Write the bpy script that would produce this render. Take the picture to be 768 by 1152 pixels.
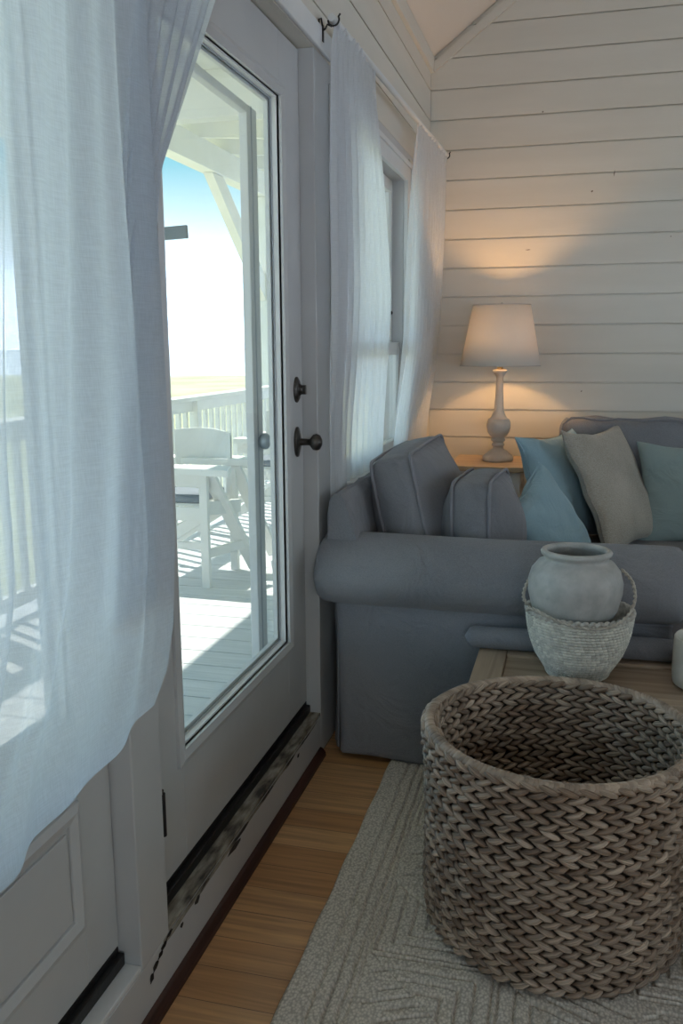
import bpy, math, random
from mathutils import Vector, Matrix, noise
random.seed(7)
PI = math.pi
S = bpy.context.scene
C = S.collection
for o in list(bpy.data.objects): bpy.data.objects.remove(o)

# ------------------------------------------------------------------ camera
def set_camera():
    yaw, p, r = math.radians(-14.80500563), math.radians(10.52188362), math.radians(0.3374117)
    f = Vector((math.sin(yaw)*math.cos(p), math.cos(yaw)*math.cos(p), -math.sin(p)))
    rt = Vector((math.cos(yaw), -math.sin(yaw), 0)); d = f.cross(rt)
    R = math.cos(r)*rt + math.sin(r)*d
    D = -math.sin(r)*rt + math.cos(r)*d
    cam = bpy.data.cameras.new('camera'); o = bpy.data.objects.new('camera', cam); C.objects.link(o)
    m = Matrix((( R.x, -D.x, -f.x, 0.84), (R.y, -D.y, -f.y, 0.0), (R.z, -D.z, -f.z, 1.4387), (0, 0, 0, 1)))
    o.matrix_world = m
    cam.sensor_fit = 'VERTICAL'; cam.sensor_height = 24.0
    cam.lens = 1000.0/1152.0*24.0
    cam.clip_start = .05; cam.clip_end = 5000
    S.camera = o
set_camera()

# ------------------------------------------------------------------ sky, sun, exposure
def set_world():
    w = bpy.data.worlds.new('sky'); S.world = w; w.use_nodes = True
    nt = w.node_tree; n = nt.nodes; l = nt.links; n.clear()
    out = n.new('ShaderNodeOutputWorld'); bg = n.new('ShaderNodeBackground')
    tc = n.new('ShaderNodeTexCoord'); sx = n.new('ShaderNodeSeparateXYZ'); cr = n.new('ShaderNodeValToRGB')
    l.new(tc.outputs['Generated'], sx.inputs[0]); l.new(sx.outputs['Z'], cr.inputs[0])
    l.new(cr.outputs[0], bg.inputs[0]); l.new(bg.outputs[0], out.inputs[0])
    e = cr.color_ramp.elements
    e[0].position = 0.0; e[0].color = (1.75, 2.15, 2.75, 1)
    e[1].position = 1.0; e[1].color = (.18, .40, .68, 1)
    for p, c in ((.06, (1.6, 2.0, 2.5, 1)), (.10, (.80, 1.0, 1.15, 1)), (.145, (.46, .66, .72, 1)), (.19, (.20, .47, .56, 1)), (.45, (.22, .46, .72, 1))):
        k = e.new(p); k.color = c
    bg.inputs[1].default_value = 1.9
set_world()
sl = bpy.data.lights.new('sun', 'SUN'); so = bpy.data.objects.new('sun', sl); C.objects.link(so)
sl.energy = 7.0; sl.angle = math.radians(.6); sl.color = (1, .96, .88)
so.rotation_euler = Vector((.46, -.22, -.86)).to_track_quat('-Z', 'Y').to_euler()
def area(name, loc, direction, sx, sy, power, color):
    L = bpy.data.lights.new(name, 'AREA'); o = bpy.data.objects.new(name, L); C.objects.link(o)
    L.shape = 'RECTANGLE'; L.size = sx; L.size_y = sy; L.energy = power; L.color = color
    o.location = loc; o.rotation_euler = Vector(direction).to_track_quat('-Z', 'Y').to_euler()
# added fill lamps, out of view in right and rear wall, to brighten the room
area('window_daylight', (4.66, 1.2, 1.55), (-1, 0, -.05), 1.5, 1.3, 7, (.86, .92, 1))
area('window_daylight', (4.66, 3.6, 1.55), (-1, 0, -.05), 1.5, 1.3, 7, (.86, .92, 1))
area('window_daylight', (2.0, -2.66, 1.55), (0, 1, -.05), 1.8, 1.3, 28, (.86, .92, 1))
S.view_settings.view_transform = 'Standard'; S.view_settings.look = 'None'
S.view_settings.gamma = 1; S.view_settings.use_curve_mapping = False
S.view_settings.exposure = 0.0
S.cycles.max_bounces = 10; S.cycles.transparent_max_bounces = 24; S.cycles.diffuse_bounces = 5
S.cycles.caustics_reflective = False; S.cycles.caustics_refractive = False
S.cycles.sample_clamp_indirect = 6

# ------------------------------------------------------------------ helpers
class MB:
    def __init__(s): s.v = []; s.f = []; s.c = []; s.cur = (1, 1, 1, 1); s.m = []; s.mi = 0
    def add(s, vs, fs):
        b = len(s.v); s.v += [tuple(x) for x in vs]; s.f += [tuple(i+b for i in q) for q in fs]
        s.c += [s.cur]*len(vs); s.m += [s.mi]*len(fs); return s
    def box(s, a, b, M=None):
        x0, y0, z0 = a; x1, y1, z1 = b
        vs = [(x0,y0,z0),(x1,y0,z0),(x1,y1,z0),(x0,y1,z0),(x0,y0,z1),(x1,y0,z1),(x1,y1,z1),(x0,y1,z1)]
        if M is not None: vs = [tuple(M @ Vector(v)) for v in vs]
        return s.add(vs, [(0,3,2,1),(4,5,6,7),(0,1,5,4),(1,2,6,5),(2,3,7,6),(3,0,4,7)])
    def bar(s, p, q, w, h, up=(0,0,1)):
        """rectangular bar from p to q: w across, h along up"""
        p = Vector(p); q = Vector(q); d = (q-p).normalized(); u = Vector(up)
        a = d.cross(u).normalized(); u = a.cross(d).normalized()
        vs = [tuple(e + a*i*w/2 + u*j*h/2) for e in (p, q) for i, j in ((-1,-1),(1,-1),(1,1),(-1,1))]
        return s.add(vs, [(0,3,2,1),(4,5,6,7),(0,1,5,4),(1,2,6,5),(2,3,7,6),(3,0,4,7)])
    def prism(s, poly, d):
        """extrude a 3D polygon by vector d"""
        n = len(poly); d = Vector(d)
        vs = [tuple(Vector(p)) for p in poly] + [tuple(Vector(p)+d) for p in poly]
        return s.add(vs, [tuple(range(n))[::-1], tuple(range(n, 2*n))] + [(i, (i+1) % n, n+(i+1) % n, n+i) for i in range(n)])
    def tube(s, path, r, n=10, closed=False, cap=True):
        path = [Vector(p) for p in path]; N = len(path); vs = []; fs = []
        ref = Vector((0, 0, 1)); prev = None
        for i, p in enumerate(path):
            if closed: t = path[(i+1) % N]-path[i-1]
            else: t = path[min(i+1, N-1)]-path[max(i-1, 0)]
            t = t.normalized()
            if prev is None: a = t.cross(ref if abs(t.z) < .9 else Vector((1, 0, 0))).normalized()
            else: a = (prev - t*prev.dot(t)).normalized()
            prev = a; b = t.cross(a)
            rr = r[i] if isinstance(r, (list, tuple)) else r
            for k in range(n):
                an = 2*PI*k/n; vs.append(tuple(p + (a*math.cos(an)+b*math.sin(an))*rr))
        M = N if closed else N-1
        for i in range(M):
            for k in range(n):
                j = (i+1) % N
                fs.append((i*n+k, i*n+(k+1) % n, j*n+(k+1) % n, j*n+k))
        if cap and not closed: fs += [tuple(range(n))[::-1], tuple(range((N-1)*n, N*n))]
        return s.add(vs, fs)
    def lathe(s, prof, c, n=48, axis=None, close=True):
        """prof: (r, h) list; axis: direction the profile rises along"""
        ax = Vector(axis or (0, 0, 1)).normalized()
        a = Vector((1, 0, 0)) if abs(ax.x) < .9 else Vector((0, 1, 0))
        a = (a-ax*a.dot(ax)).normalized(); b = ax.cross(a); c = Vector(c); vs = []; fs = []
        for r, h in prof:
            for k in range(n):
                t = 2*PI*k/n; vs.append(tuple(c+ax*h+(a*math.cos(t)+b*math.sin(t))*max(r, 1e-4)))
        for i in range(len(prof)-1):
            for k in range(n): fs.append((i*n+k, i*n+(k+1) % n, (i+1)*n+(k+1) % n, (i+1)*n+k))
        if close: fs += [tuple(range(n))[::-1], tuple(range((len(prof)-1)*n, len(prof)*n))]
        return s.add(vs, fs)
    def grid(s, nu, nv, fn):
        vs = [fn(i/nu, j/nv) for j in range(nv+1) for i in range(nu+1)]
        fs = [(j*(nu+1)+i, j*(nu+1)+i+1, (j+1)*(nu+1)+i+1, (j+1)*(nu+1)+i) for j in range(nv) for i in range(nu)]
        return s.add(vs, fs)

def org(o): return Vector(o.get('_o', (0, 0, 0))) if o else Vector((0, 0, 0))
def obj(name, mb, m, parent=None, smooth=False, bevel=0, origin=None, segs=2):
    me = bpy.data.meshes.new(name)
    P = org(parent); O = Vector(origin) if origin is not None else P
    me.from_pydata([(v[0]-O.x, v[1]-O.y, v[2]-O.z) for v in mb.v], [], mb.f)
    ms = m if isinstance(m, (list, tuple)) else [m]
    for k in ms: me.materials.append(k)
    if any(mb.m): me.polygons.foreach_set('material_index', mb.m)
    if any(c != (1, 1, 1, 1) for c in mb.c):
        at = me.color_attributes.new('tint', 'FLOAT_COLOR', 'POINT')
        at.data.foreach_set('color', [x for c in mb.c for x in c])
    me.validate(); me.update()
    o = bpy.data.objects.new(name, me); C.objects.link(o)
    if parent: o.parent = parent
    o.location = O-P; o['_o'] = tuple(O)
    if smooth:
        me.polygons.foreach_set('use_smooth', [True]*len(me.polygons))
    if bevel:
        b = o.modifiers.new('bevel', 'BEVEL'); b.width = bevel; b.segments = segs; b.limit_method = 'ANGLE'; b.angle_limit = math.radians(40)
        if not smooth:
            b.harden_normals = False
    return o
def tag(o, label=None, cat=None, group=None, kind=None):
    if label: o['label'] = label
    if cat: o['category'] = cat
    if group: o['group'] = group
    if kind: o['kind'] = kind
    return o
def thing(name, loc, label, cat, group=None, kind=None):
    o = bpy.data.objects.new(name, None); C.objects.link(o); o.location = loc; o['_o'] = tuple(loc)
    o.empty_display_size = .05
    return tag(o, label, cat, group, kind)
def struct(name, mb, m, **k):
    o = obj(name, mb, m, **k)
    if not k.get('parent'): o['kind'] = 'structure'
    return o
def lerp(a, b, t): return a+(b-a)*t
def sst(a, b, x):
    t = min(1, max(0, (x-a)/(b-a))); return t*t*(3-2*t)
def interp(pts, x):
    if x <= pts[0][0]: return pts[0][1]
    for (a, va), (b, vb) in zip(pts, pts[1:]):
        if x <= b: return lerp(va, vb, (x-a)/(b-a))
    return pts[-1][1]

# ------------------------------------------------------------------ materials
def newmat(name):
    m = bpy.data.materials.new(name); m.use_nodes = True
    nt = m.node_tree; return m, nt, nt.nodes, nt.links, nt.nodes['Principled BSDF']
def nd(n, t, **k):
    x = n.new(t)
    for a, b in k.items(): setattr(x, a, b)
    return x
def basic(name, col, rough=.6, col2=None, vscale=8, bump=0, bscale=60, metal=0, stretch=(1, 1, 1), spec=.5, coat=0, detail=4, sheen=0):
    m, nt, n, l, b = newmat(name)
    b.inputs['Base Color'].default_value = (*col, 1); b.inputs['Roughness'].default_value = rough
    b.inputs['Metallic'].default_value = metal; b.inputs['Specular IOR Level'].default_value = spec
    b.inputs['Coat Weight'].default_value = coat
    if sheen: b.inputs['Sheen Weight'].default_value = sheen; b.inputs['Sheen Roughness'].default_value = .5
    tc = nd(n, 'ShaderNodeTexCoord'); mp = nd(n, 'ShaderNodeMapping'); mp.inputs['Scale'].default_value = stretch
    l.new(tc.outputs['Object'], mp.inputs[0])
    if col2:
        no = nd(n, 'ShaderNodeTexNoise'); no.inputs['Scale'].default_value = vscale; no.inputs['Detail'].default_value = detail
        l.new(mp.outputs[0], no.inputs[0])
        cr = nd(n, 'ShaderNodeValToRGB'); cr.color_ramp.elements[0].position = .35; cr.color_ramp.elements[1].position = .68
        cr.color_ramp.elements[0].color = (*col, 1); cr.color_ramp.elements[1].color = (*col2, 1)
        l.new(no.outputs[0], cr.inputs[0]); l.new(cr.outputs[0], b.inputs['Base Color'])
    if bump:
        n2 = nd(n, 'ShaderNodeTexNoise'); n2.inputs['Scale'].default_value = bscale; n2.inputs['Detail'].default_value = 4
        l.new(mp.outputs[0], n2.inputs[0])
        bp = nd(n, 'ShaderNodeBump'); bp.inputs['Strength'].default_value = bump; bp.inputs['Distance'].default_value = .004
        l.new(n2.outputs[0], bp.inputs['Height']); l.new(bp.outputs[0], b.inputs['Normal'])
    return m

def fabric(name, col, col2, scale=420, bump=.25, wr=0.5, wscale=5, tr=0):
    """plain woven cloth: fine crossed threads plus soft wrinkles"""
    m, nt, n, l, b = newmat(name)
    b.inputs['Roughness'].default_value = .92; b.inputs['Specular IOR Level'].default_value = .15
    b.inputs['Sheen Weight'].default_value = .15
    tc = nd(n, 'ShaderNodeTexCoord')
    no = nd(n, 'ShaderNodeTexNoise'); no.inputs['Scale'].default_value = scale; no.inputs['Detail'].default_value = 2
    n3 = nd(n, 'ShaderNodeTexNoise'); n3.inputs['Scale'].default_value = 3; n3.inputs['Detail'].default_value = 4
    mp = nd(n, 'ShaderNodeMapping'); mp.inputs['Scale'].default_value = (1, 1, 3.0)
    l.new(tc.outputs['Object'], mp.inputs[0]); l.new(mp.outputs[0], no.inputs[0]); l.new(tc.outputs['Object'], n3.inputs[0])
    ad = nd(n, 'ShaderNodeMath', operation='MULTIPLY_ADD'); ad.inputs[1].default_value = .5
    l.new(no.outputs[0], ad.inputs[0])
    hv = nd(n, 'ShaderNodeMath', operation='MULTIPLY'); hv.inputs[1].default_value = .5
    l.new(n3.outputs[0], hv.inputs[0]); l.new(hv.outputs[0], ad.inputs[2])
    mx = nd(n, 'ShaderNodeMix', data_type='RGBA'); mx.inputs['A'].default_value = (*col, 1); mx.inputs['B'].default_value = (*col2, 1)
    rm = nd(n, 'ShaderNodeMapRange'); rm.inputs['From Min'].default_value = .35; rm.inputs['From Max'].default_value = .65
    l.new(ad.outputs[0], rm.inputs[0]); l.new(rm.outputs[0], mx.inputs['Factor']); l.new(mx.outputs['Result'], b.inputs['Base Color'])
    w = nd(n, 'ShaderNodeTexNoise'); w.inputs['Scale'].default_value = wscale; w.inputs['Detail'].default_value = 3; w.inputs['Distortion'].default_value = 1.2
    l.new(tc.outputs['Object'], w.inputs[0])
    b1 = nd(n, 'ShaderNodeBump'); b1.inputs['Strength'].default_value = wr; b1.inputs['Distance'].default_value = .02
    b2 = nd(n, 'ShaderNodeBump'); b2.inputs['Strength'].default_value = bump; b2.inputs['Distance'].default_value = .002
    l.new(w.outputs[0], b1.inputs['Height']); l.new(no.outputs[0], b2.inputs['Height']); l.new(b1.outputs[0], b2.inputs['Normal'])
    l.new(b2.outputs[0], b.inputs['Normal'])
    return m

def wood(name, c1, c2, axis='x', rough=.5, scale=1.0, bump=.2):
    m, nt, n, l, b = newmat(name)
    tc = nd(n, 'ShaderNodeTexCoord'); mp = nd(n, 'ShaderNodeMapping')
    s = {'x': (1.2, 22, 22), 'y': (22, 1.2, 22), 'z': (22, 22, 1.2)}[axis]
    mp.inputs['Scale'].default_value = tuple(k*scale for k in s)
    no = nd(n, 'ShaderNodeTexNoise'); no.inputs['Scale'].default_value = 1.6; no.inputs['Detail'].default_value = 8; no.inputs['Distortion'].default_value = .6
    l.new(tc.outputs['Object'], mp.inputs[0]); l.new(mp.outputs[0], no.inputs[0])
    cr = nd(n, 'ShaderNodeValToRGB'); cr.color_ramp.elements[0].position = .3; cr.color_ramp.elements[1].position = .7
    cr.color_ramp.elements[0].color = (*c1, 1); cr.color_ramp.elements[1].color = (*c2, 1)
    l.new(no.outputs[0], cr.inputs[0]); l.new(cr.outputs[0], b.inputs['Base Color']); b.inputs['Roughness'].default_value = rough
    bp = nd(n, 'ShaderNodeBump'); bp.inputs['Strength'].default_value = bump; bp.inputs['Distance'].default_value = .002
    l.new(no.outputs[0], bp.inputs['Height']); l.new(bp.outputs[0], b.inputs['Normal'])
    return m

def floorwood():
    m, nt, n, l, b = newmat('oak_floor')
    tc = nd(n, 'ShaderNodeTexCoord'); br = nd(n, 'ShaderNodeTexBrick')
    br.inputs['Scale'].default_value = 1; br.inputs['Brick Width'].default_value = 1.35; br.inputs['Row Height'].default_value = .108
    br.inputs['Mortar Size'].default_value = .0011; br.inputs['Mortar Smooth'].default_value = .3; br.offset = .37
    br.inputs['Color1'].default_value = (.54, .27, .105, 1); br.inputs['Color2'].default_value = (.72, .42, .19, 1)
    br.inputs['Mortar'].default_value = (.16, .075, .028, 1); br.inputs['Bias'].default_value = 0
    l.new(tc.outputs['Object'], br.inputs[0])
    mp = nd(n, 'ShaderNodeMapping'); mp.inputs['Scale'].default_value = (1.3, 26, 1)
    no = nd(n, 'ShaderNodeTexNoise'); no.inputs['Scale'].default_value = 2; no.inputs['Detail'].default_value = 8; no.inputs['Distortion'].default_value = .8
    l.new(tc.outputs['Object'], mp.inputs[0]); l.new(mp.outputs[0], no.inputs[0])
    rm = nd(n, 'ShaderNodeMapRange'); rm.inputs['From Min'].default_value = .3; rm.inputs['From Max'].default_value = .7; rm.inputs['To Min'].default_value = .68; rm.inputs['To Max'].default_value = 1.12
    l.new(no.outputs[0], rm.inputs[0])
    mx = nd(n, 'ShaderNodeMix', data_type='RGBA', blend_type='MULTIPLY'); mx.inputs['Factor'].default_value = 1
    l.new(br.outputs[0], mx.inputs['A']); l.new(rm.outputs[0], mx.inputs['B']); l.new(mx.outputs['Result'], b.inputs['Base Color'])
    b.inputs['Roughness'].default_value = .30; b.inputs['Coat Weight'].default_value = .25; b.inputs['Coat Roughness'].default_value = .25
    bp = nd(n, 'ShaderNodeBump'); bp.inputs['Strength'].default_value = .35; bp.inputs['Distance'].default_value = .002; bp.invert = True
    l.new(br.outputs['Fac'], bp.inputs['Height']); l.new(bp.outputs[0], b.inputs['Normal'])
    return m

def glassmat():
    m = bpy.data.materials.new('clear_pane'); m.use_nodes = True; nt = m.node_tree; n = nt.nodes; l = nt.links; n.clear()
    o = nd(n, 'ShaderNodeOutputMaterial'); t = nd(n, 'ShaderNodeBsdfTransparent'); g = nd(n, 'ShaderNodeBsdfGlossy')
    t.inputs[0].default_value = (.955, .97, .975, 1); g.inputs['Roughness'].default_value = 0.0
    lw = nd(n, 'ShaderNodeLayerWeight'); lw.inputs[0].default_value = .5
    pw = nd(n, 'ShaderNodeMath', operation='POWER'); pw.inputs[1].default_value = 4.0; l.new(lw.outputs['Facing'], pw.inputs[0])
    fr = nd(n, 'ShaderNodeMath', operation='MULTIPLY_ADD'); fr.inputs[1].default_value = .5; fr.inputs[2].default_value = .02; l.new(pw.outputs[0], fr.inputs[0])
    mx = nd(n, 'ShaderNodeMixShader'); l.new(fr.outputs[0], mx.inputs[0]); l.new(t.outputs[0], mx.inputs[1]); l.new(g.outputs[0], mx.inputs[2])
    l.new(mx.outputs[0], o.inputs[0]); return m

def sheer(name, open_=.2, trans=.5, col=(.70, .74, .79)):
    """gauze: woven threads that scatter and pass light, with gaps between"""
    m = bpy.data.materials.new(name); m.use_nodes = True; nt = m.node_tree; n = nt.nodes; l = nt.links; n.clear()
    o = nd(n, 'ShaderNodeOutputMaterial'); t = nd(n, 'ShaderNodeBsdfTransparent')
    d = nd(n, 'ShaderNodeBsdfDiffuse'); tr = nd(n, 'ShaderNodeBsdfTranslucent')
    for k in (d, tr): k.inputs[0].default_value = (*col, 1)
    tc = nd(n, 'ShaderNodeTexCoord')
    m1 = nd(n, 'ShaderNodeMapping'); m1.inputs['Scale'].default_value = (60, 60, 1300)
    m2 = nd(n, 'ShaderNodeMapping'); m2.inputs['Scale'].default_value = (1300, 1300, 50)
    a1 = nd(n, 'ShaderNodeTexNoise'); a2 = nd(n, 'ShaderNodeTexNoise')
    for k in (a1, a2): k.inputs['Scale'].default_value = .5; k.inputs['Detail'].default_value = 1.5
    l.new(tc.outputs['Object'], m1.inputs[0]); l.new(tc.outputs['Object'], m2.inputs[0]); l.new(m1.outputs[0], a1.inputs[0]); l.new(m2.outputs[0], a2.inputs[0])
    ml = nd(n, 'ShaderNodeMath', operation='ADD'); l.new(a1.outputs[0], ml.inputs[0]); l.new(a2.outputs[0], ml.inputs[1])
    rm = nd(n, 'ShaderNodeMapRange'); rm.inputs['From Min'].default_value = .75; rm.inputs['From Max'].default_value = 1.25
    rm.inputs['To Min'].default_value = open_*.75; rm.inputs['To Max'].default_value = open_*1.25
    l.new(ml.outputs[0], rm.inputs[0])
    mx = nd(n, 'ShaderNodeMixShader'); mx.inputs[0].default_value = trans
    l.new(d.outputs[0], mx.inputs[1]); l.new(tr.outputs[0], mx.inputs[2])
    m3 = nd(n, 'ShaderNodeMixShader'); l.new(rm.outputs[0], m3.inputs[0]); l.new(mx.outputs[0], m3.inputs[1]); l.new(t.outputs[0], m3.inputs[2])
    l.new(m3.outputs[0], o.inputs[0]); return m

def seagrass(name, mul=1.0, lo=.50):
    """twisted leaf strands: fibre streaks run along each strand (strand coordinate kept in the tint's alpha)"""
    m, nt, n, l, b = newmat(name)
    at = nd(n, 'ShaderNodeAttribute'); at.attribute_name = 'tint'
    tc = nd(n, 'ShaderNodeTexCoord')
    cb = nd(n, 'ShaderNodeCombineXYZ'); m9 = nd(n, 'ShaderNodeMath', operation='MULTIPLY'); m9.inputs[1].default_value = 16
    l.new(at.outputs['Alpha'], m9.inputs[0]); l.new(m9.outputs[0], cb.inputs[0])
    sc_ = nd(n, 'ShaderNodeVectorMath', operation='SCALE'); sc_.inputs['Scale'].default_value = 14; l.new(tc.outputs['Object'], sc_.inputs[0])
    ad = nd(n, 'ShaderNodeVectorMath', operation='ADD'); l.new(cb.outputs[0], ad.inputs[0]); l.new(sc_.outputs[0], ad.inputs[1])
    no = nd(n, 'ShaderNodeTexNoise'); no.inputs['Scale'].default_value = 1.0; no.inputs['Detail'].default_value = 3
    l.new(ad.outputs[0], no.inputs[0])
    rm = nd(n, 'ShaderNodeMapRange'); rm.inputs['From Min'].default_value = .32; rm.inputs['From Max'].default_value = .68
    rm.inputs['To Min'].default_value = lo*mul; rm.inputs['To Max'].default_value = 1.25*mul
    l.new(no.outputs[0], rm.inputs[0])
    mx = nd(n, 'ShaderNodeMix', data_type='RGBA', blend_type='MULTIPLY'); mx.inputs['Factor'].default_value = 1
    l.new(at.outputs['Color'], mx.inputs['A']); l.new(rm.outputs[0], mx.inputs['B']); l.new(mx.outputs['Result'], b.inputs['Base Color'])
    b.inputs['Roughness'].default_value = .42; b.inputs['Specular IOR Level'].default_value = .55
    bp = nd(n, 'ShaderNodeBump'); bp.inputs['Strength'].default_value = .8; bp.inputs['Distance'].default_value = .003
    l.new(no.outputs[0], bp.inputs['Height']); l.new(bp.outputs[0], b.inputs['Normal'])
    return m

def rugmat():
    m, nt, n, l, b = newmat('rug_wool')
    tc = nd(n, 'ShaderNodeTexCoord')
    vo = nd(n, 'ShaderNodeTexVoronoi'); vo.inputs['Scale'].default_value = 165
    mp = nd(n, 'ShaderNodeMapping'); mp.inputs['Scale'].default_value = (1, .75, .3)
    l.new(tc.outputs['Object'], mp.inputs[0]); l.new(mp.outputs[0], vo.inputs[0])
    cr = nd(n, 'ShaderNodeValToRGB'); cr.color_ramp.elements[0].color = (.74, .68, .60, 1); cr.color_ramp.elements[1].color = (.46, .42, .36, 1)
    cr.color_ramp.elements[0].position = .25; cr.color_ramp.elements[1].position = .75
    l.new(vo.outputs['Distance'], cr.inputs[0]); l.new(cr.outputs[0], b.inputs['Base Color'])
    b.inputs['Roughness'].default_value = .95; b.inputs['Specular IOR Level'].default_value = .1
    bp = nd(n, 'ShaderNodeBump'); bp.inputs['Strength'].default_value = .6; bp.inputs['Distance'].default_value = .002; bp.invert = True
    l.new(vo.outputs['Distance'], bp.inputs['Height']); l.new(bp.outputs[0], b.inputs['Normal'])
    return m

def worn_ledge():
    m, nt, n, l, b = newmat('worn_sill_wood')
    tc = nd(n, 'ShaderNodeTexCoord'); mp = nd(n, 'ShaderNodeMapping'); mp.inputs['Scale'].default_value = (45, 13, 30)
    no = nd(n, 'ShaderNodeTexNoise'); no.inputs['Scale'].default_value = 1; no.inputs['Detail'].default_value = 8
    l.new(tc.outputs['Object'], mp.inputs[0]); l.new(mp.outputs[0], no.inputs[0])
    cr = nd(n, 'ShaderNodeValToRGB'); e = cr.color_ramp.elements
    e[0].position = .34; e[0].color = (.045, .038, .030, 1); e[1].position = .64; e[1].color = (.40, .37, .30, 1)
    k = e.new(.44); k.color = (.17, .145, .11, 1)
    l.new(no.outputs[0], cr.inputs[0]); l.new(cr.outputs[0], b.inputs['Base Color']); b.inputs['Roughness'].default_value = .85
    bp = nd(n, 'ShaderNodeBump'); bp.inputs['Strength'].default_value = .6; bp.inputs['Distance'].default_value = .003
    l.new(no.outputs[0], bp.inputs['Height']); l.new(bp.outputs[0], b.inputs['Normal'])
    return m

M = dict(
    wall=basic('shiplap_paint', (.655, .62, .54), .5, (.70, .665, .585), 3, .12, 40, stretch=(.4, .4, 3)),
    ceil=basic('ceiling_paint', (.74, .68, .60), .7, bump=.1),
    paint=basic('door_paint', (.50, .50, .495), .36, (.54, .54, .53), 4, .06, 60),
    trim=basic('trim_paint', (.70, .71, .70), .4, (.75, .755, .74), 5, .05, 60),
    glass=glassmat(),
    black=basic('black_rubber', (.008, .007, .007), .45, bump=.2),
    gasket=basic('gasket_grey', (.42, .45, .48), .5, bump=.05),
    bronze=basic('aged_bronze', (.05, .045, .04), .38, (.10, .09, .08), 40, metal=.85, bump=.1),
    iron=basic('wrought_iron', (.03, .028, .026), .5, metal=.6, bump=.3),
    redwood=wood('dark_red_moulding', (.028, .010, .007), (.075, .028, .018), 'y', .45),
    floor=floorwood(), rug=rugmat(), sill=worn_ledge(),
    chip=basic('bare_rotten_wood', (.012, .009, .007), .9, (.05, .035, .025), 60, .5),
    sofa=fabric('grey_slipcover', (.185, .190, .210), (.275, .280, .302), 240, .55, .8, 6),
    piping=fabric('grey_piping', (.22, .22, .245), (.30, .30, .325), 400, .2, .1),
    seat=fabric('grey_seat_cloth', (.135, .125, .125), (.20, .185, .185), 380, .25, .3, 5),
    blue=fabric('sky_blue_cotton', (.25, .385, .45), (.33, .48, .545), 500, .2, .75, 7),
    teal=fabric('sea_green_cotton', (.235, .31, .31), (.31, .39, .385), 500, .2, .7, 7),
    linen=fabric('textured_linen', (.30, .28, .235), (.52, .49, .43), 130, .9, .2, 5),
    shade=None, lampbase=basic('chalky_lamp_base', (.50, .45, .40), .75, (.62, .57, .51), 12, .3, 60),
    brass=basic('brass', (.45, .33, .16), .35, metal=.9),
    oak=wood('weathered_oak', (.30, .215, .145), (.52, .40, .285), 'x', .6),
    oaky=wood('weathered_oak_lengthwise', (.30, .215, .145), (.52, .40, .285), 'y', .6),
    pine=wood('honey_table_top', (.42, .29, .17), (.58, .43, .28), 'x', .5),
    ceramic=basic('speckled_stoneware', (.40, .41, .395), .42, (.52, .52, .50), 25, .5, 110, detail=8),
    rope=basic('whitewashed_rope', (.42, .40, .355), .85, (.62, .60, .55), 70, .7, 150),
    cord=basic('jute_cord', (.40, .36, .30), .9, (.6, .56, .49), 60, .6, 150),
    cream=basic('cream_stoneware', (.58, .56, .49), .6, (.66, .64, .57), 20, .2, 90),
    weave=seagrass('braided_seagrass'), weavedark=seagrass('dark_braided_seagrass', .45),
    curtain=sheer('sheer_gauze', .20, .68), curtain2=sheer('sheer_gauze_window', .15, .66, (.84, .86, .88)),
    white=basic('porch_white_paint', (.78, .78, .74), .55, (.84, .84, .80), 4, .1, 40),
    deck=wood('whitewashed_deck', (.56, .58, .58), (.72, .73, .72), 'x', .6),
    grey=basic('slate_grey_paint', (.16, .19, .21), .5, bump=.05),
    marsh=basic('marsh_grass', (.46, .44, .22), .95, (.62, .60, .36), .12, 0), water=basic('sea_water', (.80, .84, .86), .8, bump=.3, bscale=.8),
    cushion=fabric('grey_outdoor_cushion', (.20, .23, .26), (.27, .30, .33)),
    satin=basic('satin_nickel', (.42, .46, .50), .45, metal=.7, bump=.05), chrome=basic('plated_steel', (.5, .5, .48), .3, metal=1), bulb=None)
def lampshade():
    m = bpy.data.materials.new('linen_shade'); m.use_nodes = True; nt = m.node_tree; n = nt.nodes; l = nt.links; n.clear()
    o = nd(n, 'ShaderNodeOutputMaterial'); d = nd(n, 'ShaderNodeBsdfDiffuse'); t = nd(n, 'ShaderNodeBsdfTranslucent')
    d.inputs[0].default_value = (.80, .76, .70, 1); t.inputs[0].default_value = (.60, .55, .44, 1)
    mx = nd(n, 'ShaderNodeMixShader'); mx.inputs[0].default_value = .24
    tc = nd(n, 'ShaderNodeTexCoord'); no = nd(n, 'ShaderNodeTexNoise'); no.inputs['Scale'].default_value = 260
    bp = nd(n, 'ShaderNodeBump'); bp.inputs['Strength'].default_value = .1; l.new(tc.outputs['Object'], no.inputs[0]); l.new(no.outputs[0], bp.inputs['Height'])
    l.new(bp.outputs[0], d.inputs['Normal'])
    l.new(d.outputs[0], mx.inputs[1]); l.new(t.outputs[0], mx.inputs[2]); l.new(mx.outputs[0], o.inputs[0]); return m
M['shade'] = lampshade()
def bulbmat():
    m, nt, n, l, b = newmat('warm_bulb'); b.inputs['Emission Color'].default_value = (1, .72, .42, 1); b.inputs['Emission Strength'].default_value = 14
    b.inputs['Base Color'].default_value = (.9, .85, .75, 1); return m
M['bulb'] = bulbmat()

# ================================================================== THE ROOM
YB = 5.138; XR = 4.6; YR = -2.6; SL = .743; ZC = 2.968; G0 = 1.08; PITCH = .157
RIDGE = 2.3; ZR = ZC+SL*RIDGE
struct('floor', MB().box((-.16, YR-.1, -.08), (XR+.1, YB+.1, 0)), M['floor'])

def rooflimit(z): return 0 if z <= ZC else (z-ZC)/SL
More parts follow.
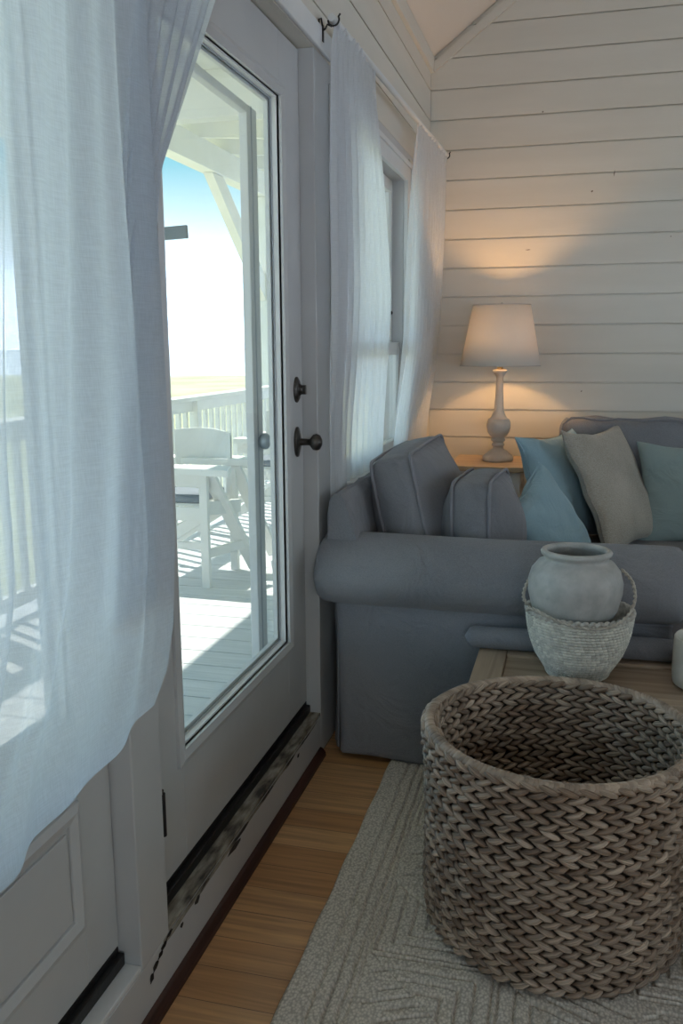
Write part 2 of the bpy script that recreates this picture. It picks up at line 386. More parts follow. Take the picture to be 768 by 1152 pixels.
# back wall: horizontal boards cut by the gable
mb = MB()
mb.prism([(-.16, YB+.014, 0), (XR+.16, YB+.014, 0), (XR+.16, YB+.014, ZC), (RIDGE, YB+.014, ZR), (-.16, YB+.014, ZC)][::-1], (0, .12, 0))
k = -6
z = G0+k*PITCH-PITCH
while z < ZR:
    a, b = z+.0035, z+PITCH-.0035
    if b > 0.01:
        a = max(a, 0)
        l0, l1 = rooflimit(a), rooflimit(b)
        if l1 < RIDGE-.02 or l0 < RIDGE-.02:
            l1 = min(l1, RIDGE-.01)
            cuts = [0]
            mb.prism([(l0, YB+.014, a), (XR-l0, YB+.014, a), (XR-l1, YB+.014, b), (l1, YB+.014, b)], (0, -.014, 0))
    z += PITCH
struct('wall_back', mb, M['wall'], bevel=.0015, segs=1)
# knots and nail marks in the back boards
kn = MB()
for x, zz, w, h in ((.98, 2.33, .006, .035), (.87, 2.245, .012, .012), (.545, 1.955, .03, .006), (.86, 1.19, .008, .01), (.60, 2.66, .01, .01), (1.28, 2.0, .006, .008)):
    kn.prism([(x-w/2, YB-.0006, zz), (x, YB-.0006, zz-h/2), (x+w/2, YB-.0006, zz+h*.1), (x+w*.2, YB-.0006, zz+h/2)], (0, .0004, 0))
kno = struct('trim_1', kn, basic('knot', (.17, .13, .09), .8, bump=.1)); kno['label'] = 'small dark knots in the back wall boards'

# left wall: pieces around the two doors and the window, boards above
DL0, DL1 = .56, 1.508      # left door opening
DR0, DR1 = 1.637, 2.872    # right door opening
W0, W1, WZ0, WZ1 = 3.14, 4.375, .93, 2.215
HEAD = 2.36; LEDGE = .155
mb = MB()
mb.box((-.16, YR, 0), (0, DL0, HEAD))
mb.box((-.16, DL0, 0), (0, DR1, LEDGE-.012))
mb.box((-.16, DL1, LEDGE-.012), (0, DR0, HEAD))
mb.box((-.16, DR1, 0), (0, W0, HEAD))
mb.box((-.16, W0, 0), (0, W1, WZ0)); mb.box((-.16, W0, WZ1), (0, W1, HEAD))
mb.box((-.16, W1, 0), (-.0, YB, HEAD))
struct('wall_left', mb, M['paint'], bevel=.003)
mb = MB(); mb.box((-.16, YR, HEAD), (-.014, YB, ZC))
z = G0+8*PITCH
first = True
while z < ZC:
    a = HEAD if first else z+.0035
    b = min(z+PITCH-.0035, ZC); first = False
    if b > a: mb.box((-.014, YR, a), (0, YB, b))
    z += PITCH
struct('wall_left_boards', mb, M['wall'], bevel=.0015, segs=1).name = 'wall_left_upper'
# boards between window and corner, below head height
mb = MB(); z = G0-6*PITCH
while z < HEAD:
    a, b = z+.0035, min(z+PITCH-.0035, HEAD-.002)
    if b-a > .02:
        mb.box((0.0005, W1+.1, max(a, .001)), (.012, YB-.001, b))
    z += PITCH
struct('trim_2', mb, M['wall'], bevel=.0015, segs=1)

# right wall and rear wall, out of view; windows added to let fill light in
def holed(name, horiz, at, lo, hi, ztop, holes, th):
    mb = MB(); cur = lo
    def bx(a, b, z0, z1):
        if horiz == 'y': mb.box((min(at, at+th), a, z0), (max(at, at+th), b, z1))
        else: mb.box((a, min(at, at+th), z0), (b, max(at, at+th), z1))
    for a, b in holes:
        bx(cur, a, 0, ztop); bx(a, b, 0, .9); bx(a, b, 2.2, ztop); cur = b
    bx(cur, hi, 0, ztop); return struct(name, mb, M['wall'])
holed('wall_right', 'y', XR, YR, YB, ZC, [(.45, 1.95), (2.85, 4.35)], .14)
holed('wall_rear', 'x', YR, 0, XR, ZC, [(1.1, 2.9)], -.14)
struct('wall_rear_gable', MB().prism([(0, YR-.14, ZC), (XR, YR-.14, ZC), (RIDGE, YR-.14, ZR)], (0, .14, 0)), M['wall']).name = 'wall_rear_upper'
wi = 2
for horiz, at, th, holes in (('y', XR, .14, [(.45, 1.95), (2.85, 4.35)]), ('x', YR, -.14, [(1.1, 2.9)])):
    for a, b in holes:
        fr = MB(); gl = MB(); m_ = at+th*.5
        def bx(q, a0, b0, z0, z1, t=.05):
            if horiz == 'y': q.box((m_-t/2, a0, z0), (m_+t/2, b0, z1))
            else: q.box((a0, m_-t/2, z0), (b0, m_+t/2, z1))
        for a0, b0, z0, z1 in ((a, a+.05, .9, 2.2), (b-.05, b, .9, 2.2), (a+.05, b-.05, .9, .95), (a+.05, b-.05, 2.15, 2.2), (a+.05, b-.05, 1.53, 1.57)): bx(fr, a0, b0, z0, z1)
        f = struct(f'window_{wi}', fr, M['trim']); bx(gl, a+.05, b-.05, .95, 2.15, .004); obj('pane', gl, M['glass'], f); wi += 1

# ceiling
mb = MB()
mb.prism([(-.16, YR-.14, ZC-.16*SL), (RIDGE, YR-.14, ZR), (RIDGE, YR-.14, ZR+.1), (-.16, YR-.14, ZC-.16*SL+.1)], (0, YB-YR+.28, 0))
mb.prism([(XR+.16, YR-.14, ZC-.16*SL), (RIDGE, YR-.14, ZR), (RIDGE, YR-.14, ZR+.1), (XR+.16, YR-.14, ZC-.16*SL+.1)], (0, YB-YR+.28, 0))
struct('ceiling', mb, M['ceil'])
# mouldings where ceiling meets walls
mb = MB(); mb.prism([(0.0, YR, ZC-.075), (.018, YR, ZC-.07), (.022, YR, ZC-.0), (0.0, YR, ZC-.004)], (0, YB-YR-.002, 0))
struct('trim_3', mb, M['wall'], bevel=.002)
n_ = Vector((-SL, 0, 1)).normalized()
p0 = Vector((.02, YB-.001, ZC+.02*SL-.03)); p1 = Vector((RIDGE, YB-.001, ZR-.03))
mb = MB(); mb.prism([p0, p1, p1-Vector((0, 0, .055)), p0-Vector((0, 0, .055))], (0, -.018, 0))
struct('trim_4', mb, M['wall'], bevel=.002)
# flat head casing over the doors
mb = MB(); mb.box((0.0005, .3, HEAD+.002), (.014, 3.05, HEAD+.075))
struct('trim_5', mb, M['trim'], bevel=.004)
# dark shoe moulding along the floor
mb = MB(); mb.prism([(0.0005, YR, .0), (.022, YR, 0), (.020, YR, .012), (.010, YR, .026), (0.0005, YR, .030)], (0, 2.86-YR, 0))
bs = struct('baseboard_left', mb, M['redwood'])
# ledges of the raised thresholds, worn in front of the right door
for nm, a, b, mm in (('trim_6', DR0, DR1, M['sill']), ('trim_7', DL0, DL1, M['trim'])):
    mb = MB(); mb.box((-.157, a+.001, LEDGE-.0115), (-.001, b-.001, LEDGE))
    struct(nm, mb, mm, bevel=.002)
def blob(cx_, cy_, rx, ry, n=9, ph=0):
    return [(cx_+rx*math.cos(2*PI*i/n)*(.6+.55*random.random()), cy_+ry*math.sin(2*PI*i/n)*(.6+.55*random.random())) for i in range(n)]
# rotten chips on the curb face below the right door (flat flakes, their own shape)
mb = MB()
edge = []
yy = DR0-.10
chips = [(1.545, .098, .012, .012), (1.565, .112, .016, .012), (1.590, .122, .012, .008), (1.61, .132, .018, .007), (1.635, .141, .02, .006),
         (1.70, .118, .009, .007), (1.79, .125, .016, .010), (1.84, .137, .03, .004), (2.03, .124, .055, .010), (2.10, .136, .06, .006),
         (2.30, .139, .07, .004), (2.52, .139, .05, .004), (2.60, .118, .014, .006), (2.70, .140, .05, .003)]
for y_, z_, ry, rz in chips:
    pts = blob(y_, z_, ry, rz)
    mb.prism([(.0008, a, b) for a, b in pts][::-1], (.0006, 0, 0))
N = 26; vs = []
for i in range(N+1):
    f = i/N; w = .0022+.0035*abs(noise.noise(Vector((f*11, 2, 7))))*2*(1 if .08 < f < .98 else .2)
    y_ = lerp(1.538, 1.645, f)+.003*noise.noise(Vector((f*14, 5, 1))); z_ = lerp(.090, .147, f**.75)
    vs += [(.0008, y_-w*.4, z_-w), (.0008, y_+w*.4, z_+w*.8), (.0014, y_+w*.4, z_+w*.8), (.0014, y_-w*.4, z_-w)]
mb.add(vs, [(i*4+k_, i*4+4+k_, i*4+4+(k_+1) % 4, i*4+(k_+1) % 4) for i in range(N) for k_ in range(4)])
ch = struct('trim_8', mb, M['chip']); ch['label'] = 'dark chipped paint flakes on curb below door'
# worn bare strip on front lip of the ledge
mb = MB(); pts = []
N = 60
for i in range(N+1):
    y_ = lerp(DR0-.03, DR1-.05, i/N); w = .006+.012*noise.noise(Vector((y_*9, 3, 0)))+.010*(1-i/N)
    pts.append((y_, max(.002, w)))
vs = [(.0005, y_, LEDGE-.011) for y_, w in pts]+[(.0009, y_, LEDGE-.011-w) for y_, w in pts]
mb.add(vs, [(i, i+1, N+2+i, N+1+i) for i in range(N)])
struct('trim_9', mb, M['sill'])

# ------------------------------------------------------------------ doors
def frame_boxes(mb, x0, x1, y0, y1, z0, z1, gy0, gy1, gz0, gz1):
    mb.box((x0, y0, z0), (x1, gy0, z1)); mb.box((x0, gy1, z0), (x1, y1, z1))
    mb.box((x0, gy0, z0), (x1, gy1, gz0)); mb.box((x0, gy0, gz1), (x1, gy1, z1))
def ring(mb, x, y0, y1, z0, z1, w, t):
    """rectangular moulding ring with sloped section, outer w, thickness t"""
    o = [(y0-w, z0-w), (y1+w, z0-w), (y1+w, z1+w), (y0-w, z1+w)]; i_ = [(y0, z0), (y1, z0), (y1, z1), (y0, z1)]
    md = [(y0-w*.55, z0-w*.55), (y1+w*.55, z0-w*.55), (y1+w*.55, z1+w*.55), (y0-w*.55, z1+w*.55)]
    vs = [(x, a, b) for a, b in o]+[(x+t*.6, a*.999+.001*y0, b) for a, b in o]+[(x+t, a, b) for a, b in md]+[(x+t*.5, a, b) for a, b in i_]+[(x-.02, a, b) for a, b in i_]
    fs = []
    for r in range(4):
        for k in range(4): fs.append((r*4+k, r*4+(k+1) % 4, r*4+4+(k+1) % 4, r*4+4+k))
    mb.add(vs, fs)
def build_door(name, y0, y1, z0, z1, gy0, gy1, gz0, gz1, screws, label):
    t = thing(name, (-.07, (y0+y1)/2, z0), label, 'door', kind='structure')
    mb = MB(); frame_boxes(mb, -.095, -.05, y0, y1, z0, z1, gy0, gy1, gz0, gz1)
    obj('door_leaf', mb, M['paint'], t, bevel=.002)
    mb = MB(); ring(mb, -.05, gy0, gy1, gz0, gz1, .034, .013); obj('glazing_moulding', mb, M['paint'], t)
    def fr_(x0, x1, w): 
        q = MB(); frame_boxes(q, x0, x1, gy0+.0005, gy1-.0005, gz0+.0005, gz1-.0005, gy0+w, gy1-w, gz0+w, gz1-w); return q
    obj('glazing_stop', fr_(-.0735, -.058, .006), M['trim'], t)
    obj('gasket', fr_(-.0765, -.0736, .010), M['gasket'], t)
    obj('spacer', fr_(-.0945, -.0815, .017), M['trim'], t)
    mb = MB(); mb.box((-.080, gy0+.001, gz0+.001), (-.077, gy1-.001, gz1-.001)); obj('glass_pane', mb, M['glass'], t)
    for y_, z_ in screws:
        mb = MB(); mb.lathe([(.0045, 0), (.0045, .0008), (.002, .0012)], (-.0465, y_, z_), 10, axis=(1, 0, 0)); obj('screw', mb, M['iron'], t)
    mb = MB(); mb.box((-.094, y0+.002, LEDGE+.001), (-.05, y1-.002, z0-.001)); mb.box((-.051, y0+.002, LEDGE+.0015), (-.036, y1-.002, z0-.014)); obj('sweep_seal', mb, M['black'], t, bevel=.002)
    return t
scr = []
gy0, gy1, gz0, gz1 = 1.85, 2.672, .480, 2.172
for i in range(4): scr.append((lerp(gy0+.1, gy1-.1, i/3), gz1+.022)); scr.append((lerp(gy0+.1, gy1-.12, i/3), gz0-.025))
for i in range(7): scr.append((gy1+.022, lerp(gz0+.12, gz1-.12, i/6)))
d2 = build_door('door_2', DR0+.008, DR1-.006, .198, HEAD-.006, gy0, gy1, gz0, gz1, scr, 'white glazed door with dark round knob')
d1 = build_door('door_1', DL0+.006, DL1-.004, .198, HEAD-.006, .68, 1.385, .75, 2.17, [], 'white half glazed door behind the near sheer curtain')
mb = MB(); ring(mb, -.05, .72, 1.345, .36, .56, .035, .012)
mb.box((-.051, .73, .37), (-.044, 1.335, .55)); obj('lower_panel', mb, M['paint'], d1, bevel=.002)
# knob, deadbolt, hinge
kn = MB(); kn.lathe([(.031, 0), (.031, .005), (.024, .010), (.012, .013), (.0105, .045), (.017, .050), (.026, .058), (.0275, .068), (.024, .078), (.012, .085), (.002, .087)], (-.05, 2.795, 1.131), 32, axis=(1, 0, 0))
kn.v = [(v[0], v[1], 1.131+(v[2]-1.131)*(1.6 if v[0] < -.041 else 1)) for v in kn.v]
obj('door_knob', kn, M['bronze'], d2, smooth=True, bevel=0)
kn = MB(); kn.lathe([(.031, 0), (.031, .005), (.024, .010), (.012, .013), (.0105, .045), (.017, .050), (.026, .058), (.0275, .068), (.024, .078), (.012, .085), (.002, .087)], (-.095, 2.795, 1.131), 32, axis=(-1, 0, 0))
obj('outer_door_knob', kn, M['satin'], d2, smooth=True)
kn = MB(); kn.lathe([(.028, 0), (.028, .005), (.022, .010), (.014, .012), (.013, .022), (.010, .024)], (-.05, 2.795, 1.302), 28, axis=(1, 0, 0))
kn.v = [(v[0], v[1], 1.302+(v[2]-1.302)*(1.5 if v[0] < -.037 else 1)) for v in kn.v]
kn.box((-.030, 2.789, 1.287), (-.016, 2.801, 1.317))
obj('deadbolt', kn, M['bronze'], d2, smooth=False, bevel=.001)
for zz in (.43, 1.95):
    mb = MB(); mb.tube([(-.004, DR0+.002, zz-.05), (-.004, DR0+.002, zz+.05)], .008, 12); mb.tube([(-.004, DR0+.002, zz+.05), (-.004, DR0+.002, zz+.058)], .005, 10)
    mb.box((-.04, DR0+.0005, zz-.048), (-.006, DR0+.004, zz+.048)); obj('hinge', mb, M['black'], d2)

# storm door standing slightly ajar outside the right door
sd = thing('storm_door', (-.155, DR0+.02, LEDGE), 'thin white framed storm door standing ajar outside the glazed door', 'storm door')
A = Vector((-.155, DR0+.02, 0)); Bp = Vector((-.195, 2.835, 0)); dv = (Bp-A).normalized(); L = (Bp-A).length
def sdbar(q, s0, s1, z0, z1, t=.028):
    nrm = Vector((-dv.y, dv.x, 0))
    q.prism([tuple(A+dv*s0-nrm*t/2+Vector((0, 0, z0))), tuple(A+dv*s1-nrm*t/2+Vector((0, 0, z0))), tuple(A+dv*s1-nrm*t/2+Vector((0, 0, z1))), tuple(A+dv*s0-nrm*t/2+Vector((0, 0, z1)))], nrm*t)
for nm, s0, s1, z0, z1 in (('stile', 0, .06, .17, 2.175), ('stile', L-.095, L, .17, 2.175), ('top_rail', .06, L-.095, 2.15, 2.175), ('bottom_rail', .06, L-.095, .17, .26)):
    q = MB(); sdbar(q, s0, s1, z0, z1); obj(nm, q, M['trim'], sd, bevel=.003)
q = MB(); sdbar(q, L-.060, L-.054, .17, 2.175, .032); obj('edge_bead', q, M['gasket'], sd)

# the window in the left wall
wt = thing('window_1', (0, (W0+W1)/2, WZ0), 'white double hung window between two sheer curtain panels', 'window', kind='structure')
mb = MB(); c = .098
frame_boxes(mb, .0005, .020, W0-c, W1+c, WZ0-.07, WZ1+c*.85, W0, W1, WZ0, WZ1); obj('window_casing', mb, M['trim'], wt, bevel=.003)
mb = MB()
frame_boxes(mb, .020, .028, W0-c, W1+c, WZ0-.07, WZ1+c*.85, W0-c+.022, W1+c-.022, WZ0-.05, WZ1+c*.85-.022); obj('casing_bead', mb, M['trim'], wt, bevel=.002)
mb = MB(); mb.box((-.155, W0+.001, WZ0+.0005), (.055, W1-.001, WZ0+.02)); obj('window_sill', mb, M['trim'], wt, bevel=.003)
for nm, z0, z1, xo in (('upper_sash', 1.42, WZ1-.001, -.072), ('lower_sash', WZ0+.021, 1.46, -.034)):
    mb = MB(); frame_boxes(mb, xo-.018, xo+.018, W0+.001, W1-.001, z0, z1, W0+.07, W1-.075, z0+.045, z1-.06)
    s_ = obj(nm, mb, M['trim'], wt, bevel=.003)
    mb = MB(); mb.box((xo-.002, W0+.07, z0+.045), (xo+.002, W1-.07, z1-.06)); obj('pane', mb, M['glass'], s_)
    mb = MB(); frame_boxes(mb, xo+.018, xo+.024, W0+.055, W1-.055, z0+.03, z1-.045, W0+.068, W1-.068, z0+.043, z1-.058); obj('glazing_bead', mb, M['trim'], s_)
mb = MB(); mb.lathe([(.008, 0), (.008, .006), (.004, .008)], (-.053, W1-.035, 1.60), 12, axis=(1, 0, 0)); obj('sash_stop', mb, M['iron'], wt)

# ================================================================== CURTAINS
def curtain(name, label, mat, fn, nu=260, nv=70, group='sheer curtain panels'):
    mb = MB(); mb.grid(nu, nv, fn); o = obj(name, mb, mat, None, smooth=True, origin=fn(.5, 0))
    return tag(o, label, 'curtain', group)
def folds(s, t, n, seed):
    ph = s*n*2*PI+1.3*noise.noise(Vector((s*n*.35, t*1.2, seed)))*2.2
    return math.sin(ph)*(.7+.5*noise.noise(Vector((s*n*.5, 9.1, seed))))+.35*math.sin(ph*2.1+seed+2*t)
RE = [(.72, 1.36), (.82, 1.40), (.935, 1.452), (1.1, 1.478), (1.27, 1.478), (1.58, 1.50), (2.38, 1.53)]
def near_fn(s, t):
    yb = lerp(-.45, 1.36, s)
    hem = interp([(-.5, .66), (.92, .722), (1.13, .765), (1.24, .79), (1.33, .812), (1.36, .86)], yb)
    z = lerp(2.385, hem, t)
    y = lerp(lerp(-.15, -.45, t), interp(RE, z)-.004, s)
    y -= .14*sst(.70, 1, t)*math.sin(s*PI)*(1-sst(.8, 1, s))+.02*sst(.6, 1, t)*math.sin(s*40)*(s < .97)*(1-sst(.9, 1, t))
    x = .100+.035*sst(.2, 1, t)
    amp = (.012+.010*t)*(1-.5*sst(.95, 1, s))
    x += folds(s+.02*t*t*math.sin(s*9), t, 10, 1.7)*amp*(1.1-.5*sst(.8, 1, t))+.016*noise.noise(Vector((s*4, t*2, 5)))
    return (x, y, z)
curtain('sheer_curtain', 'wide white sheer curtain nearest the viewer, over the left door', M['curtain'], near_fn, 420, 90)
RE2 = [(.9, 1.44), (1.27, 1.478), (1.58, 1.51), (1.75, 1.56), (2.1, 1.83), (2.385, 2.05)]
def near2_fn(s, t):
    z = lerp(2.385, .98, t)
    y1 = interp(RE2, z)
    y0 = lerp(1.60, 1.30, t)-.05
    y = lerp(y0, y1, s)
    x = .082+.020*t+folds(s, t, 6, 4.2)*.012*(1-.25*t)
    return (x, y, z)
curtain('sheer_curtain', 'narrow white sheer panel pulled aside at the top left corner of the glazed door', M['curtain'], near2_fn, 120, 70)
def rodx(y): return lerp(.050, .098, (y-2.93)/(5.09-2.93))
def win1_fn(s, t):
    z = lerp(2.452, .845, t)
    y0 = interp([(0, 2.935), (.06, 2.88), (.3, 2.85), (.8, 2.87), (1, 2.90)], t); y1 = interp([(0, 3.45), (.25, 3.62), (.5, 3.74), (1, 3.66)], t)
    y = lerp(y0, y1, s)
    x = rodx(y)-.020*sst(.45, .95, t)+folds(s, t, 9, 8.5)*(.009+.010*sst(0, .3, t))*(1-.6*sst(.6, .95, t))+.005*math.sin(s*5+t*3)
    x += .006*math.sin(s*160)*(1-sst(0, .08, t))
    return (max(x, .030), y, z)
curtain('sheer_curtain', 'white sheer curtain beside the door at the near side of the window', M['curtain2'], win1_fn, 200, 60)
def win2_fn(s, t):
    z = lerp(2.462, .845, t)
    y0 = interp([(0, 4.28), (.15, 4.20), (.5, 4.09), (1, 3.98)], t); y1 = interp([(0, 5.085), (.3, 5.02), (.6, 4.92), (1, 4.78)], t)
    y = lerp(y0, y1, s)
    x = rodx(y)-.045*sst(.55, .95, t)+folds(s, t, 12, 12.5)*(.009+.010*sst(0, .3, t))*(1-.6*sst(.6, .95, t))
    x += .006*math.sin(s*170)*(1-sst(0, .08, t))
    return (max(x, .030), y, z)
curtain('sheer_curtain', 'white sheer curtain in the corner next to the lamp', M['curtain2'], win2_fn, 200, 60)
def rod(label, y0, y1, z, ends, x0=.098, x1=.098, z1=None):
    z1 = z if z1 is None else z1
    t = thing('curtain_rod', (0, (y0+y1)/2, z), label, 'curtain rod', 'white curtain rods on the window wall')
    mb = MB(); mb.tube([(x0, y0, z), (x1, y1, z1)], .0115, 16); obj('rod', mb, M['trim'], t, smooth=False)
    for e in ends:
        f = (e-y0)/(y1-y0); X = lerp(x0, x1, f); zz = lerp(z, z1, f)
        mb = MB(); q = [(X+.018*math.cos(PI*1.0+PI*1.15*i/12), e, zz+.018*math.sin(PI*1.0+PI*1.15*i/12)) for i in range(13)]
        q.append((X+.022, e, zz+.016)); mb.tube(q, .0032, 8)
        mb.tube([(X-.006, e, zz-.019), (X*.6, e, zz-.012), (X*.35+.006, e, zz-.024), (.004, e, zz-.034)], .0032, 8)
        mb.tube([(.004, e, zz-.060), (.006, e+.008, zz-.03), (.010, e+.014, zz-.008), (.008, e+.006, zz+.010), (.004, e-.004, zz+.004), (.005, e-.008, zz-.012)], .003, 8)
        mb.box((.0145, e-.007, zz-.062), (.0172, e+.007, zz-.012)); obj('bracket', mb, M['iron'], t)
rod('white curtain rod over the window, held by black scroll brackets', 2.90, 5.10, 2.450, (2.925, 5.085), .050, .098, 2.460)
rod('white curtain rod above the two glazed doors', -.2, 2.1, 2.388, (-.1, 2.09))

# ================================================================== SOFAS
def rounded_box(mb, a, b, r, n=4):
    """box with rounded edges as a warped cube grid"""
    ax, ay, az = a; bx, by, bz = b; cx_ = ((ax+bx)/2, (ay+by)/2, (az+bz)/2); h = ((bx-ax)/2, (by-ay)/2, (bz-az)/2)
    N = 14; vs = []; fs = []; idx = {}
    def P(p):
        k = tuple(round(c_, 5) for c_ in p)
        if k in idx: return idx[k]
        q = []
        for i in range(3):
            inner = h[i]-r
            q.append(max(-inner, min(inner, p[i]*h[i])))
        d = Vector((p[0]*h[0]-q[0], p[1]*h[1]-q[1], p[2]*h[2]-q[2]))
        if d.length > 1e-9: d = d.normalized()*r
        idx[k] = len(vs); vs.append((cx_[0]+q[0]+d.x, cx_[1]+q[1]+d.y, cx_[2]+q[2]+d.z)); return idx[k]
    def coords(ax_):
        rr = min(.999, r/h[ax_]); c_ = []
        for i in range(n): c_.append(-1+rr*(1-math.cos(i/n*PI/2)))
        m_ = 8
        for i in range(m_+1): c_.append(lerp(-1+rr, 1-rr, i/m_))
        for i in range(n): c_.append(1-rr+rr*math.sin((i+1)/n*PI/2))
        return c_
    for d_ in range(3):
        u, v = [i for i in range(3) if i != d_]
        cu, cv = coords(u), coords(v)
        for sgn in (-1, 1):
            for i in range(len(cu)-1):
                for j in range(len(cv)-1):
                    q = []
                    for aa, bb in ((i, j), (i+1, j), (i+1, j+1), (i, j+1)):
                        p = [0, 0, 0]; p[d_] = sgn; p[u] = cu[aa]; p[v] = cv[bb]; q.append(P(p))
                    if (sgn == 1) == (d_ != 1): pass
                    else: q = q[::-1]
                    if len(set(q)) > 2: fs.append(q)
    mb.add(vs, fs); return mb

SX1 = 1.19
so_ = thing('sofa', (.6, 3.4, 0), 'grey slipcovered sofa with big rolled arm facing the viewer, under the window', 'sofa')
# arm roll: profile in (y, z), along x, ends softened
def arm_roll():
    mb = MB(); cy, cz = 2.955, .676; prof = []
    for i in range(28):
        a = 2*PI*i/28
        prof.append((.185*math.cos(a) if math.cos(a) < 0 else .14*math.cos(a), (.128 if math.sin(a) > 0 else .120)*math.sin(a)))
    xs = [(.003, .86), (.009, .93), (.02, .98), (.05, 1), (.2, 1.0)]+[(x_, 1.0) for x_ in (.4, .6, .8, 1.0)]+[(1.10, 1.0), (SX1-.03, .985), (SX1-.012, .95), (SX1, .86)]
    vs = []; n = len(prof)
    for k_, (x_, s_) in enumerate(xs):
        for i, (a, b) in enumerate(prof):
            w = 1+.012*noise.noise(Vector((x_*4, a*9, b*9)))
            vs.append((x_, cy+a*s_*w, cz+b*s_*w-.006*math.sin(x_*2.6)))
    fs = [(k_*n+i, k_*n+(i+1) % n, (k_+1)*n+(i+1) % n, (k_+1)*n+i) for k_ in range(len(xs)-1) for i in range(n)]
    fs += [tuple(range(n))[::-1], tuple(range((len(xs)-1)*n, len(xs)*n))]
    mb.add(vs, fs); return mb
obj('rolled_arm', arm_roll(), M['sofa'], so_, smooth=True)
def skirt_fn(s, t):
    # from x=.06 to SX1 across the front of the arm; t from under the roll to the floor
    x = lerp(.062, SX1-.03, s)
    z = lerp(.60, .020+.004*math.sin(s*14), t)
    y = 2.868-.022*t*t+.006*math.sin(s*9+2*t)+.004*noise.noise(Vector((s*6, t*3, 1)))*2
    x -= .008*(1-t)*(1-s)
    if s < .02: y += .03*(1-s/.02)*(.3+t)
    return (x, y, z)
mb = MB(); mb.grid(90, 30, skirt_fn)
o = obj('skirt', mb, M['sofa'], so_, smooth=True); sm = o.modifiers.new('s', 'SOLIDIFY'); sm.thickness = .004; sm.offset = 1
def flap_fn(s, t):
    z = lerp(.60, .030, t); x = lerp(.064, .034, s)+.010*math.sin(t*3)*s; y = lerp(2.874, 2.93, s)-.006*math.sin(s*6)*t
    return (x, y, z)
mb = MB(); mb.grid(12, 24, flap_fn); o = obj('skirt_flap', mb, M['sofa'], so_, smooth=True); sm = o.modifiers.new('s', 'SOLIDIFY'); sm.thickness = .005
mb = MB(); mb.tube([(.05+.01*i, 2.866-.002*math.sin(i), .578-.0012*i*.1) for i in range(112)], .0035, 8); obj('arm_seam', mb, M['piping'], so_, smooth=True)
mb = MB(); rounded_box(mb, (.05, 2.90, .04), (SX1-.05, 3.98, .36), .02); obj('base', mb, M['sofa'], so_, smooth=True)
def back():
    mb = MB(); prof = [(.034, .60), (.030, .70), (.030, .88), (.036, .925), (.050, .948), (.075, .945), (.092, .915), (.108, .84), (.135, .7), (.16, .60)]
    vs = []; n = len(prof); ys = [2.872, 2.880, 2.90, 2.94]+[lerp(3.0, 3.95, i/12) for i in range(13)]+[3.97, 3.98]
    for k_, y_ in enumerate(ys):
        zo = -.012*sst(3.0, 2.87, y_) if False else 0
        for a, b in prof:
            aa = a+.05*(1-sst(2.87, 3.15, y_))*(a-.03)/.17*(1-sst(.7, .95, b))
            vs.append((aa, y_+(.010 if k_ == 0 else 0)*sst(.8, .95, b), b-(.010 if k_ == 0 and b > .9 else 0)+.008*noise.noise(Vector((a*14, y_*9, b*7)))))
    fs = [(k_*n+i, (k_+1)*n+i, (k_+1)*n+i+1, k_*n+i+1) for k_ in range(len(ys)-1) for i in range(n-1)]
    fs += [tuple(range(n)), tuple(range((len(ys)-1)*n, len(ys)*n))[::-1]]
    mb.add(vs, fs); return mb
obj('sofa_back', back(), M['sofa'], so_, smooth=False, bevel=.012, segs=3)
mb = MB(); rounded_box(mb, (.2, 3.05, .36), (SX1, 3.97, .50), .045); obj('seat_cushion', mb, M['seat'], so_, smooth=True)

def box_cushion(name, label, loc, L_, D_, H_, lean, group, puff=.035, yaw=0):
    """box cushion: length along local y, depth x, height z, with corded edges"""
    t = thing(name, loc, label, 'cushion', group); t['_o'] = (0, 0, 0)
    def F(p):
        x, y, z = p
        ux, uy, uz = x/(D_/2), y/(L_/2), (z-H_/2)/(H_/2)
        e = lambda u: max(0, 1-abs(u)**2.0)
        x2 = x*(1+puff*2.2*e(uy)*e(uz)/D_*1.0); z2 = (z-H_/2)*(1+puff*e(ux)*e(uy)/H_*(.45 if z > H_/2 else 0))+H_/2; y2 = y*(1+puff*e(ux)*e(uz)/L_*.8)
        x2 += .006*noise.noise(Vector((y*6, z*7, x*3+hash(label) % 7)))
        return (x2, y2, z2)
    mb = MB(); rounded_box(mb, (-D_/2, -L_/2, 0), (D_/2, L_/2, H_), .042, 5)
    # subdivide by rebuilding through F
    mb.v = [F(v) for v in mb.v]
    me = obj('cushion_cover', mb, M['sofa'], t, smooth=True)
    s_ = me.modifiers.new('sub', 'SUBSURF'); s_.levels = 1; s_.render_levels = 1
    for sx in (-1, 1):
        q = []
        r = .040; dx = sx*(D_/2-.011)
        pts = []
        for (cy_, cz_, a0) in ((L_/2-r, H_-r, 0), (-(L_/2-r), H_-r, PI/2), (-(L_/2-r), r, PI), (L_/2-r, r, 1.5*PI)):
            for i in range(5):
                a = a0+PI/2*i/4; pts.append((cy_+r*math.cos(a), cz_+r*math.sin(a)))
        full = []
        for i in range(len(pts)):
            a, b = pts[i], pts[(i+1) % len(pts)]; d = math.hypot(a[0]-b[0], a[1]-b[1]); m_ = max(1, int(d/.04))
            for j in range(m_): full.append((lerp(a[0], b[0], j/m_), lerp(a[1], b[1], j/m_)))
        path = []
        for (y_, z_) in full:
            p = F((dx, y_, z_)); path.append(p)
        mb = MB(); mb.tube(path, .0064, 8, closed=True); obj('piping', mb, M['piping'], t, smooth=True)
    t.rotation_euler = (0, lean, yaw)
    return t
g = 'grey corded box cushions on the sofa'
box_cushion('back_cushion', 'tall grey box cushion with corded edges leaning on the sofa back by the window', (.312, 3.545, .502), .80, .172, .548, math.radians(-13), g, .10)
